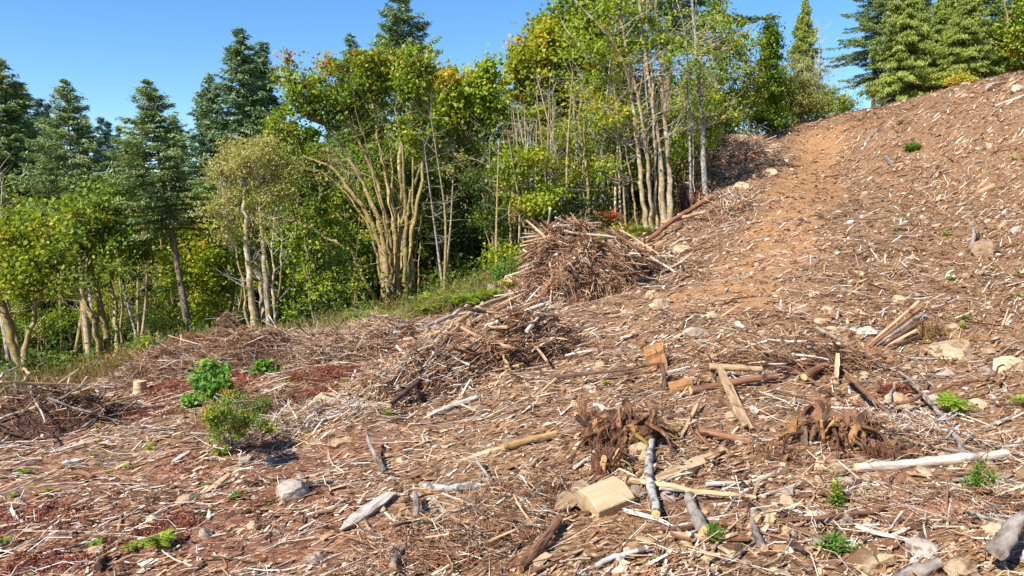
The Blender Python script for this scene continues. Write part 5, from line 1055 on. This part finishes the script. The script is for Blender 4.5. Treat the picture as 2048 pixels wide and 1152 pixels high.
# long poles lying on the piles
log('long barked pole slanting up over the crest of the middle slash heap', (792,790), (965,650), 15, 'birch', lift=(.25, .55), taper=.8, lump=.25)
log('second barked pole on the heap, above the first', (880,735), (1012,640), 12, 'tan', lift=(.5, .6), taper=.9)
log('dark pole lying low along the front of the middle slash heap', (772,832), (880,745), 11, 'darkbark', lift=(.12, .45), endmat='endgrain')
log('pale topped pole at the uppermost edge of the middle slash heap', (850,670), (935,632), 9, 'bleached', lift=(.2, .3))
log('cream split root on top of the middle slash heap', (898,690), (962,698), 11, 'tan', lift=(.5, .5), lump=.4)
log('short upright cream stake on the face of the middle heap', (872,775), (866,748), 7, 'tan', lift=(.3, .35))
log('small yellow stick angled on the face of the middle heap', (892,720), (926,738), 5, 'yellow', lift=(.5, .4))
for i, (a, b, w, m_) in enumerate([((-12, 822), (50, 778), 6, 'bleached'), ((-10, 838), (52, 788), 8, 'tan'), ((-10, 800), (14, 776), 6, 'bleached'), ((-5, 858), (36, 808), 5, 'grey'), ((60, 850), (104, 874), 8, 'grey'), ((84, 898), (106, 876), 7, 'bleached')]):
    log(['thin white pole', 'pale brown pole', 'short white pole', 'thin grey pole', 'grey pole sloping down right', 'short bleached stick'][i]+' sticking out of the left edge pile', a, b, w, m_, lift=(.35, .75) if i < 4 else (.2, .02), sides=7, taper=.7)
# ------------------------------------------------------------ loose litter on the slope
MAIN = .62
def scatter(rng, n, ymin=3.6, ymax=62, power=.5, amax=1.0):
    a = rng.uniform(-amax, amax, n); u = rng.random(n); p = 1-power; Y = (ymin**p+u*(ymax**p-ymin**p))**(1/p); x = a*Y
    ok = Y < edge_y(x, Y)+fbm(x, Y, .7, 2, 9)*.8-.2; return x[ok], Y[ok]
def angles(rng, n): 
    return np.where(rng.random(n) < .74, MAIN+rng.normal(size=n)*.42, rng.uniform(0, 3.14, n))
def palette(rng, x, y, w=.0):
    """most litter is brown, some is bleached; paler on the left and lower slope, oranger on the track"""
    n_ = len(x); left = np.clip(-x/np.maximum(y, 1)*1.2+.35+.5*fbm(x, y, .45, 3, 12), 0, 1)
    t = rng.beta(1.35, 1.45+.5*(1-left), n_); pale = rng.random(n_) < (.11+.22*left+w); t = np.where(pale, rng.uniform(.78, 1, n_), t)
    return np.clip(t, 0, 1)
rng = np.random.default_rng(2024)
# fine chips, shards and twigs
A = Acc()
for (n_, L0, L1, pw, slim) in ((84000, .02, .10, .62, .17), (40000, .06, .24, .45, .075), (20000, .025, .09, .15, .2)):
    x, y = scatter(rng, int(n_*1.35), power=pw); k = len(x); g_ = np.maximum(1, y/9)**.62
    ang = angles(rng, k); D = tangent(x, y, ang); D = norm(D+rng.normal(size=(k, 3))*np.array([.05, .05, .17]))
    L = (L0*(L1/L0)**(rng.random(k)**1.25))*g_; R = L*slim*rng.uniform(.55, 1.7, k); tm = track_mask(x, y)
    L *= 1-.45*tm; dr_ = fbm(x, y, 1.7, 3, 61); keep = (rng.random(k) > tm*.25) & (rng.random(k) < .72+dr_*1.3)
    z = H(x, y)+rng.uniform(-.2, 1.1, k)*R+rng.random(k)**1.5*(.014+.11*np.maximum(dr_, 0))*np.minimum(g_, 2)
    t = palette(rng, x, y); t = np.where(rng.random(k) < tm*.8, rng.beta(1.6, 1.5, k)*.62+.2, t)
    red = red_mask(x, y); t = np.where(rng.random(k) < red*.35, rng.uniform(.0, .3, k), t)
    C = np.stack([x, y, z], 1); q = keep
    sticks(A, C[q], D[q], L[q], R[q], t[q], rng, 3, 2, flat=rng.uniform(.3, .75, q.sum()), taper=.5)
x, y = scatter(rng, 74000, 10, 60, -.1, .95); k = len(x); tm = track_mask(x, y); q = (rng.random(k) > tm*.75) & (rng.random(k) < .75+fbm(x, y, .9, 3, 91)*1.5); x, y = x[q], y[q]; k = len(x); ang = MAIN+rng.normal(size=k)*.6; L = rng.uniform(.08, .42, k)*(y/20)**.3*rng.choice([1, 1, 1.8], k)
sticks(A, np.stack([x, y, H(x, y)+.01+rng.random(k)**2*.08], 1), norm(tangent(x, y, ang)+rng.normal(size=(k, 3))*np.array([.05, .05, .14])), L, L*rng.uniform(.015, .05, k), np.clip(palette(rng, x, y, .03)+.01, 0, 1), rng, 3, 2, flat=rng.uniform(.4, 1, k), taper=.6)
o = link('wood_chips', A, M['debris']); tag(o, kind='stuff')
# dead red needles lying in drifts
A = Acc(); x, y = scatter(rng, 46000, 4, 26, .7); q = rng.random(len(x)) < red_mask(x, y)*.6; x, y = x[q], y[q]; k = len(x)
D = norm(tangent(x, y, rng.uniform(0, 3.14, k))+rng.normal(size=(k, 3))*.25); L = rng.uniform(.03, .10, k)*np.maximum(1, y/10)**.6
sticks(A, np.stack([x, y, H(x, y)+.008+rng.random(k)*.02], 1), D, L, L*.03, rng.random(k), rng, 3, 2, bend=.0)
for (px, py, w_, hgt, n_) in ((660,755,.9,.22,900),(400,700,2.2,.5,3200),(380,780,1.6,.12,1600),(560,720,1.0,.3,900),(470,700,1.6,.6,2200),(640,790,.6,.12,500),(330,740,1.4,.3,1500),(60,1040,.7,.05,500),(300,1070,.5,.05,400),(100,1130,.5,.05,400),(250,830,.9,.06,600),(905,1120,.25,.04,250),(1790,785,.22,.14,500)):
    g = G(px, py); r = np.sqrt(rng.random(n_))*w_; t = rng.uniform(0, 6.28, n_); xx, yy = g[0]+np.cos(t)*r, g[1]+np.sin(t)*r*.6
    D = norm(rng.normal(size=(n_, 3))*np.array([1, 1, .5])); s_ = max(1, g[1]/10)**.7; L = rng.uniform(.05, .16, n_)*s_
    sticks(A, np.stack([xx, yy, H(xx, yy)+rng.random(n_)**1.2*hgt*(1-r/w_*.7)+.02], 1), D, L, L*.045, rng.random(n_), rng, 3, 2, bend=.2)
o = link('dead_needles', A, M['redneedle']); tag(o, kind='stuff')
# long thin crooked twigs, crossing each other
A = Acc(); x, y = scatter(rng, 4600, 4, 34, .75); k = len(x); ang = np.where(rng.random(k) < .5, MAIN+rng.normal(size=k)*.5, rng.uniform(0, 3.14, k)); L = rng.uniform(.25, .95, k)*np.maximum(1, y/12)**.5
sticks(A, np.stack([x, y, H(x, y)+.03+rng.random(k)*.04], 1), norm(tangent(x, y, ang)+rng.normal(size=(k, 3))*np.array([0, 0, .06])), L, rng.uniform(.0025, .006, k)*np.maximum(1, y/10)**.6, np.clip(palette(rng, x, y, .06), 0, 1), rng, 3, 5, bend=.16)
o = link('crooked_twigs', A, M['debris']); tag(o, kind='stuff')
# slabs of bark and clods
A = Acc(); x, y = scatter(rng, 5200, 4, 45, .6); k = len(x); L = rng.uniform(.05, .19, k)*np.maximum(1, y/10)**.5
sticks(A, np.stack([x, y, H(x, y)+L*.06], 1), norm(tangent(x, y, angles(rng, k))+rng.normal(size=(k, 3))*np.array([0, 0, .22])), L, L*rng.uniform(.18, .4, k), np.where(rng.random(k) < .6, rng.uniform(.02, .35, k), rng.uniform(.4, .8, k)), rng, 4, 2, flat=rng.uniform(.15, .4, k), taper=.7)
o = link('bark_slabs', A, M['debris']); tag(o, kind='stuff')
# heavier broken branches lying across the lower right slope, each a thing
for j in range(64):
    qx, qy = rng.uniform(1040, 2040), rng.uniform(665, 1140); p0 = G(qx, qy); a_ = rng.choice([MAIN+rng.normal()*.5, -.5+rng.normal()*.5, rng.uniform(0, 3.14)]); L_ = rng.uniform(.35, 1.15)*p0[1]/9+.1; r0 = rng.uniform(.011, .026)
    D_ = tangent(p0[0], p0[1], a_)+np.array([0, 0, rng.normal()*.09]); mi = [('bleached', 'bleached'), ('tan', 'tan'), ('redbrown', 'red brown'), ('grey', 'grey'), ('darkbark', 'dark'), ('redbrown', 'red brown')][int(rng.integers(6))]
    o = stick_obj('fallen_branch', int(rng.integers(8)), mi[0], p0+np.array([0, 0, r0+.03]), norm(D_), L_, r0)
    auto_tag(o, f"{'long' if L_ > .8 else 'short'} {mi[1]} fallen branch {'tilted' if abs(D_[2]) > .15 else 'flat'}", 'branch', qx, qy, mi[1]+' fallen branches')
# sticks: the three hundred that show largest are things, the rest one mass
x, y = scatter(rng, 15000, 4, 60, .55); k = len(x); ang = angles(rng, k); L = (.13*(1.15/.13)**(rng.random(k)**2.1))*np.maximum(1, y/12)**.35
tm = track_mask(x, y); q = rng.random(k) > tm*.8; x, y, ang, L = x[q], y[q], ang[q], L[q]; k = len(x)
R = np.clip(L*rng.uniform(.005, .020, k), .0025, .026); D = norm(tangent(x, y, ang)+rng.normal(size=(k, 3))*np.array([0, 0, .09])); C = np.stack([x, y, H(x, y)+R*.7+.012], 1)
px, py, dd = proj(C); inn = (px > -10) & (px < 2058) & (py > 0) & (py < 1160); show = np.where(inn, L*R**.5/dd**1.5*np.hypot(D[:, 0], D[:, 2]+.2), 0); order = np.argsort(-show)
SM = [('bleached', 'bleached'), ('tan', 'tan'), ('redbrown', 'red brown'), ('grey', 'grey'), ('darkbark', 'dark'), ('birch', 'blotched pale'), ('orange', 'orange')]
for j, i in enumerate(order[:300]):
    mi = int(rng.choice(7, p=[.27, .2, .2, .13, .08, .06, .06])); o = stick_obj('stick', int(rng.integers(8)), SM[mi][0], C[i], D[i], L[i], R[i])
    ln = ('short', 'mid length', 'long')[int(np.digitize(L[i]*FPX/dd[i], [55, 110]))]; th = ('thin', 'thick')[int(R[i]/L[i] > .018)]
    sl = D[i, 2]/max(abs(D[i, 0]), .05)*np.sign(D[i, 0]); dr = 'lying level' if abs(sl) < .25 else 'slanting upward' if sl > 0 else 'slanting downward'
    auto_tag(o, f'{ln} {th} {SM[mi][1]} stick {dr}', 'stick', px[i], py[i], f'{ln} {th} {SM[mi][1]} sticks')
r_ = order[300:]; A = Acc(); sticks(A, C[r_], D[r_], L[r_]*.9, R[r_]*.85, palette(rng, x[r_], y[r_], .14), rng, 3, 4, bend=.12); o = link('scattered_sticks', A, M['debris']); tag(o, kind='stuff')
# split wood pieces
SL = [slab_mesh(np.random.default_rng(200+k), 1, .34, .16, 6, (.4+.4*(k % 2), .5), .2).mesh('wood_piece') for k in range(8)]
for me in SL: me.materials.append(M['tan'])
x, y = scatter(rng, 900, 4.2, 50, .6); k = len(x); L = .09*(.36/.09)**(rng.random(k)**1.6)*np.maximum(1, y/12)**.4; ang = angles(rng, k); D = norm(tangent(x, y, ang)+rng.normal(size=(k, 3))*np.array([0, 0, .15]))
C = np.stack([x, y, H(x, y)+L*.05+.01], 1); px, py, dd = proj(C); inn = (px > 0) & (px < 2048) & (py > 0) & (py < 1152); show = np.where(inn, L/dd, 0); order = np.argsort(-show)[:190]
for i in order:
    mi = int(rng.choice(6, p=[.36, .28, .14, .08, .06, .08])); nm = [('bleached', 'whitish'), ('tan', 'tan'), ('palecut', 'cream'), ('orange', 'orange'), ('redbrown', 'red brown'), ('yellow', 'yellow')][mi]
    o = bpy.data.objects.new('wood_piece', SL[int(rng.integers(8))]); COL.objects.link(o); over(o, M[nm[0]]); place(o, C[i], rot_to(D[i], rng.normal()*.4), (L[i], L[i]*rng.uniform(.5, 1.1), L[i]*rng.uniform(.6, 1.3)))
    sz = ('small', 'mid sized', 'large')[int(np.digitize(L[i]*FPX/dd[i], [28, 50]))]; auto_tag(o, f'{sz} {nm[1]} split piece of wood', 'wood piece', px[i], py[i], f'{sz} {nm[1]} split pieces')
# stones
RK = []
for k in range(8):
    r2 = np.random.default_rng(300+k); v, f = rock_verts(2, r2, 10, .1); v = v/np.abs(v).max(0); A = Acc(); A.add(v, [f], .5, 0, False); me = A.mesh('stone'); me.materials.append(M['rock_tan']); RK.append(me)
x, y = scatter(rng, 5200, 3.8, 58, .6); k = len(x); S_ = .016*(.10/.016)**(rng.random(k)**2.0)*np.maximum(1, y/10)**.5; right = smooth((x/y+.35)/.5); q = rng.random(k) < .25+.75*right*smooth((fbm(x, y, .5, 3, 41)+.55)/.5); x, y, S_ = x[q], y[q], S_[q]; k = len(x)
C = np.stack([x, y, H(x, y)+S_*.18], 1); px, py, dd = proj(C); inn = (px > 0) & (px < 2048) & (py > 0) & (py < 1152); show = np.where(inn, S_/dd, 0); order = np.argsort(-show)
for i in order[:260]:
    gy = rng.random() < .4; o = bpy.data.objects.new('stone', RK[int(rng.integers(8))]); COL.objects.link(o); over(o, M['rock_grey' if gy else 'rock_tan'])
    fl = rng.uniform(.35, .8); o.location = C[i]; o.scale = (S_[i]*rng.uniform(.8, 1.3), S_[i]*rng.uniform(.7, 1.1), S_[i]*fl); o.rotation_euler = (rng.normal()*.25, rng.normal()*.25, rng.uniform(0, 6.28))
    sz = ('small', 'mid sized', 'large')[int(np.digitize(S_[i]*2*FPX/dd[i], [20, 32]))]; auto_tag(o, f"{sz} {'flat' if fl < .5 else 'chunky'} {'grey' if gy else 'tan'} stone", 'stone', px[i], py[i], f"{sz} {'grey' if gy else 'tan'} stones")
A = Acc(); v, f = ICO[0]; r_ = order[260:]; n_ = len(r_); V = v[None]*(1+.3*rng.normal(size=(n_, 12, 1)))*(S_[r_, None]*rng.uniform(.6, 1.2, (n_, 3)))[:, None]*np.array([1, 1, .6]); V = V+C[r_][:, None]
A.add(V.reshape(-1, 3), [(f[None]+12*np.arange(n_)[:, None, None]).reshape(-1, 3)], np.repeat(rng.random(n_), 12), 0, False)
x, y = scatter(rng, 6500, 3.8, 55, .7); q = rng.random(len(x)) < .3+.7*track_mask(x, y)+.3*smooth((x/y-.1)/.4); x, y = x[q], y[q]; n_ = len(x); s_ = rng.uniform(.008, .026, n_)*np.maximum(1, y/10)**.75
V = v[None]*(1+.3*rng.normal(size=(n_, 12, 1)))*(s_[:, None]*rng.uniform(.6, 1.3, (n_, 3)))[:, None]*np.array([1, 1, .6])+np.stack([x, y, H(x, y)+s_*.2], 1)[:, None]
A.add(V.reshape(-1, 3), [(f[None]+12*np.arange(n_)[:, None, None]).reshape(-1, 3)], np.repeat(rng.random(n_)*.8, 12), 0, False); o = link('gravel', A, M['stonemix']); tag(o, kind='stuff')

# ------------------------------------------------------------ green plants, one by one
SPR = [fern_mesh(30+k, 9+k, .5, 1.1, .14, .68) for k in range(3)]
FNC = [fern_mesh(40+k, 18, .6, .95, .15, .6) for k in range(2)]
def weed_mesh(seed, h, w, nst, leaf, per, tint, wid=.28, upl=.3):
    rng = np.random.default_rng(seed); A = Acc()
    for s_ in range(nst):
        a = rng.uniform(0, 6.28); r = w*rng.random()**.6; top = np.array([math.cos(a)*r, math.sin(a)*r, h*rng.uniform(.6, 1.05)*(1-.35*r/w)]); base = top*np.array([.35, .35, 0]); p = resample([base, (base+top)/2+rng.normal(size=3)*.02, top], 6)
        tube(A, p, np.linspace(.006, .002, 6), 4, 0, tint=.25, cap=False); u = np.linspace(.12, 1.0, per); C = np.stack([np.interp(u, np.linspace(0, 1, 6), p[:, q]) for q in range(3)], 1)
        az = np.arange(per)*2.4+rng.uniform(0, 6); U = norm(np.stack([np.cos(az), np.sin(az), np.full(per, upl)+rng.normal(size=per)*.15], 1)); l = leaf*(1.15-u*.45)*rng.uniform(.8, 1.2, per)*.5
        nn = norm(np.cross(U, np.cross(np.array([0, 0, 1.]), U))+rng.normal(size=(per, 3))*.15); V, F = quads_at(C+U*l[:, None], nn, U, l*wid, l); A.add(V, F, np.repeat(np.clip(tint+.25*(u-.5)+rng.normal(size=per)*.1, 0, 1), 4), 0, False)
    return A.mesh('weed')
WD = [weed_mesh(1, .30, .16, 26, .10, 20, .5, .26), weed_mesh(2, .22, .24, 34, .09, 14, .45, .34), weed_mesh(3, .5, .05, 3, .11, 34, .55, .3), weed_mesh(4, .10, .12, 16, .08, 9, .4, .35, .6), weed_mesh(5, .16, .16, 30, .06, 12, .55, .3)]
def plant(kind, px, py, wpx, label, cat='fern', leaf='leaf_fern', name='fern', hs=1.0):
    g = G(px, py); s = wpx*g[1]/FPX; me, ext = kind; return put(name, me, leaf, g, s/ext, (px*1.7) % 6.28, label, cat, sz=s/ext*hs)
fk = lambda i: (FNC[i % 2], 1.05); sk = lambda i: (SPR[i % 3], .85)
for i, (px, py, w, lab) in enumerate([
 (322,1098,74,'large bright fern clump in the lower left foreground'),(262,1104,40,'smaller fern touching the left of the large fern clump'),(195,1096,40,'compact upright fern left of the large fern clump'),(300,902,28,'upright pale green fern on the left slope'),(444,912,44,'fern with low spreading fronds left of the pale rock'),
 (482,996,0,''),(345,800,0,''),(252,805,24,'fern left of the little pale stump'),(196,858,20,'small yellow green fern on the far left slope'),(222,862,18,'second small fern right of the far left one'),(122,824,22,'fern beside the wood edge at the far left'),(80,828,24,'fern nearest the left edge pile'),
 (182,850,0,''),(412,975,20,'dull green fern above the tan plank'),(535,1010,18,'small fern right of the rosette weed'),(252,938,20,'yellow fern on the left slope beside white wood'),(38,915,18,'pale fern below the left edge pile'),(86,918,14,'little yellow fern right of the pale one'),(8,1090,36,'fern cut by the left edge near the bottom'),
 (1906,832,88,'spreading fern clump right of the mossy cracked stump'),(2040,812,44,'fern at the right edge above the peeled log'),(1925,658,26,'bright fern shoot above the big tan boulder'),(1930,640,20,'second bright shoot behind the fern shoot above the boulder'),(1834,720,12,'tiny yellow green sprout left of the big tan boulder'),(1880,726,14,'tiny yellow green sprout in front of the big tan boulder'),
 (1790,462,16,'bright sprout on white wood in the right slope'),(1893,472,20,'bright fern sprout right of the sprout on white wood'),(1766,443,10,'tiny leaf sprout upper left of the bright sprouts'),(1722,558,14,'thin grassy sprout on the mid right slope'),(1788,543,14,'dull green sprout above the thin grassy one'),(1788,584,12,'slim sprout right below the thin grassy one'),(1902,562,20,'sprout beside tan split wood on the right slope'),
 (1914,572,10,'small sprout right below the one beside tan wood'),(1990,542,12,'small sprout near the right edge of the mid slope'),(2032,554,14,'sprout at the right edge of the mid slope'),(2036,594,18,'flat bright sprout at the right edge'),(1848,475,10,'faint sprout between the two bright sprouts'),
 (1800,248,14,'dull green tuft on the crest slope left of the lush bush'),(2025,190,14,'green tuft beside the flat crest slab'),(1948,304,14,'yellow green tuft right of the lush slope bush'),(2028,322,16,'green tuft near the right edge of the upper slope'),(990,806,0,''),(1400,708,16,'bright leaf tuft right of the orange brown block'),(1210,772,22,'green leaf tuft on the long dark branch'),
 (776,832,24,'fern at the lower left of the middle slash heap'),(690,768,22,'fern in front of the grey brush heap'),(740,780,20,'bright tuft at the left tail of the middle heap'),(575,768,18,'dull green tuft in front of the red brush'),(535,980,0,''),(700,842,12,'small tuft between slash tail and grey boulder'),(612,890,12,'tiny green tuft above the grey boulder'),
 (1130,1100,0,''),(1135,1010,10,'tiny grassy tuft left of the pale cut block'),(1300,930,10,'tiny leaf tuft beside the blotched log'),(1160,1128,18,'yellow mossy tuft at the bottom centre'),(1310,1120,16,'tiny green tuft near the bottom below the blotched log'),(2040,1020,0,''),(1960,1130,12,'tiny sprout at the stone slab in the lower right'),
 (445,885,24,'little green plant under the olive bush'),(50,950,24,'dark green tuft on the far left slope'),(95,985,22,'green tuft left of the white board'),(25,995,20,'low green tuft at the left edge'),(100,1000,16,'low dark green tuft right of the left edge one'),(182,912,18,'green tuft between ferns on the left slope'),(200,935,14,'round green tuft above the short brown log'),(215,948,16,'round low tuft right of the short brown log'),(455,1064,10,'tiny tuft right of the pale grey block stone')]):
    if w: plant((fk(i) if w > 30 else sk(i)), px, py, w*1.45, lab, hs=1.15)
plant((WD[3], .24), 476, 998, 36, 'round green rosette weed with crowded leaves left of the boulder', 'weed', 'leaf_weed', 'weed', 1.6)
plant((WD[0], .30), 1424, 1084, 40, 'tall bright green feathery weed by the bark log', 'weed', 'leaf_weed', 'weed', 1.3)
plant((WD[4], .32), 1488, 1086, 54, 'low bright weed patch right of the feathery weed', 'weed', 'leaf_weed', 'weed', .7)
plant((WD[1], .46), 1668, 1100, 92, 'dense dark green weed patch with narrow leaves at lower right', 'weed', 'leaf_weed', 'weed', .9)
plant((WD[0], .34), 1956, 998, 62, 'tall pointed leafy weed in front of the peeled log', 'weed', 'leaf_weed', 'weed', 1.75)
plant((WD[2], .16), 1672, 1018, 30, 'thin pale weed stalk with whorled leaves', 'weed', 'leaf_fern', 'weed', 1.1)
plant((WD[1], .46), 1822, 302, 44, 'lush dark green bush on the upper right slope', 'bush', 'leaf_weed', 'bush', 1.2)
plant((WD[3], .24), 405, 1028, 20, 'small dark rosette below the tan plank', 'weed', 'leaf_weed', 'weed', 1.0)
# the leafy sapling and the olive bush below it
broadleaf('leafy_sapling', 'leafy sapling with large shining green leaves on the left slope', G(420,812)[1], [S((415,815),(412,780),(405,750), r=.015), S((425,815),(430,780),(440,752), r=.015), S((420,815),(420,770),(418,745), r=.012)], [(402,760,20,18,12,.0),(430,752,20,20,12,.1),(418,785,26,20,12,-.1),(382,802,14,12,6,.1),(452,775,14,16,6,.1),(412,735,10,12,4,.2)], 'twig_pale', 'leaf_weed', .062, 22, .16, 70, (.5, .24), cat='young tree', bare=4)
broadleaf('leafy_sapling', 'small leafy sapling right of the large one in the red brush', G(532,756)[1], [S((532,758),(530,740),(528,728), r=.012)], [(528,732,16,14,10,.0),(540,742,12,10,6,.0)], 'twig_pale', 'leaf_weed', .08, 12, .15, 71, (.5, .2), cat='young tree', bare=2)
broadleaf('bush', 'olive brown trailing bush below the leafy sapling', G(470,880)[1]-.15, [S((450,880),(440,850),(425,820), r=.012), S((480,885),(490,850),(510,820), r=.012), S((465,880),(465,850),(470,800), r=.012)], [(440,830,24,24,22,.0),(475,850,40,24,34,.1),(512,815,26,26,20,-.1),(460,795,20,20,14,.1),(530,850,16,14,8,.1),(430,860,12,20,10,.1),(505,850,20,12,10,.0),(470,880,26,8,10,-.1)], 'twig_pale', 'leaf_olive', .02, 60, .11, 72, (.5, .22), cat='bush', bare=24, depth=.28)
shrub('bush', 'small olive plant with red tips in front of the trailing bush', 440, 812, G(440,850)[1]-.1, 26, 26, 'leaf_olive', 73, .022, 22, 'bush', (.45, .25), bare=10, per=50)
shrub('bush', 'green bush on the left shoulder of the big slash pile', 1008, 545, 27.5, 24, 26, 'leaf_weed', 74, .06, 34, 'bush', (.35, .2))
shrub('bush', 'low sprawling green bush at the wood edge near the middle heap', 860, 640, 26, 44, 14, 'leaf_fern', 75, .05, 40, 'bush', (.3, .2))
# twigs and thin limbs are too small to pick apart one by one
for o in bpy.data.objects:
    if o.parent is not None and o.name.split('.')[0] in ('limbs', 'twigs', 'branches'): o['kind'] = 'stuff'
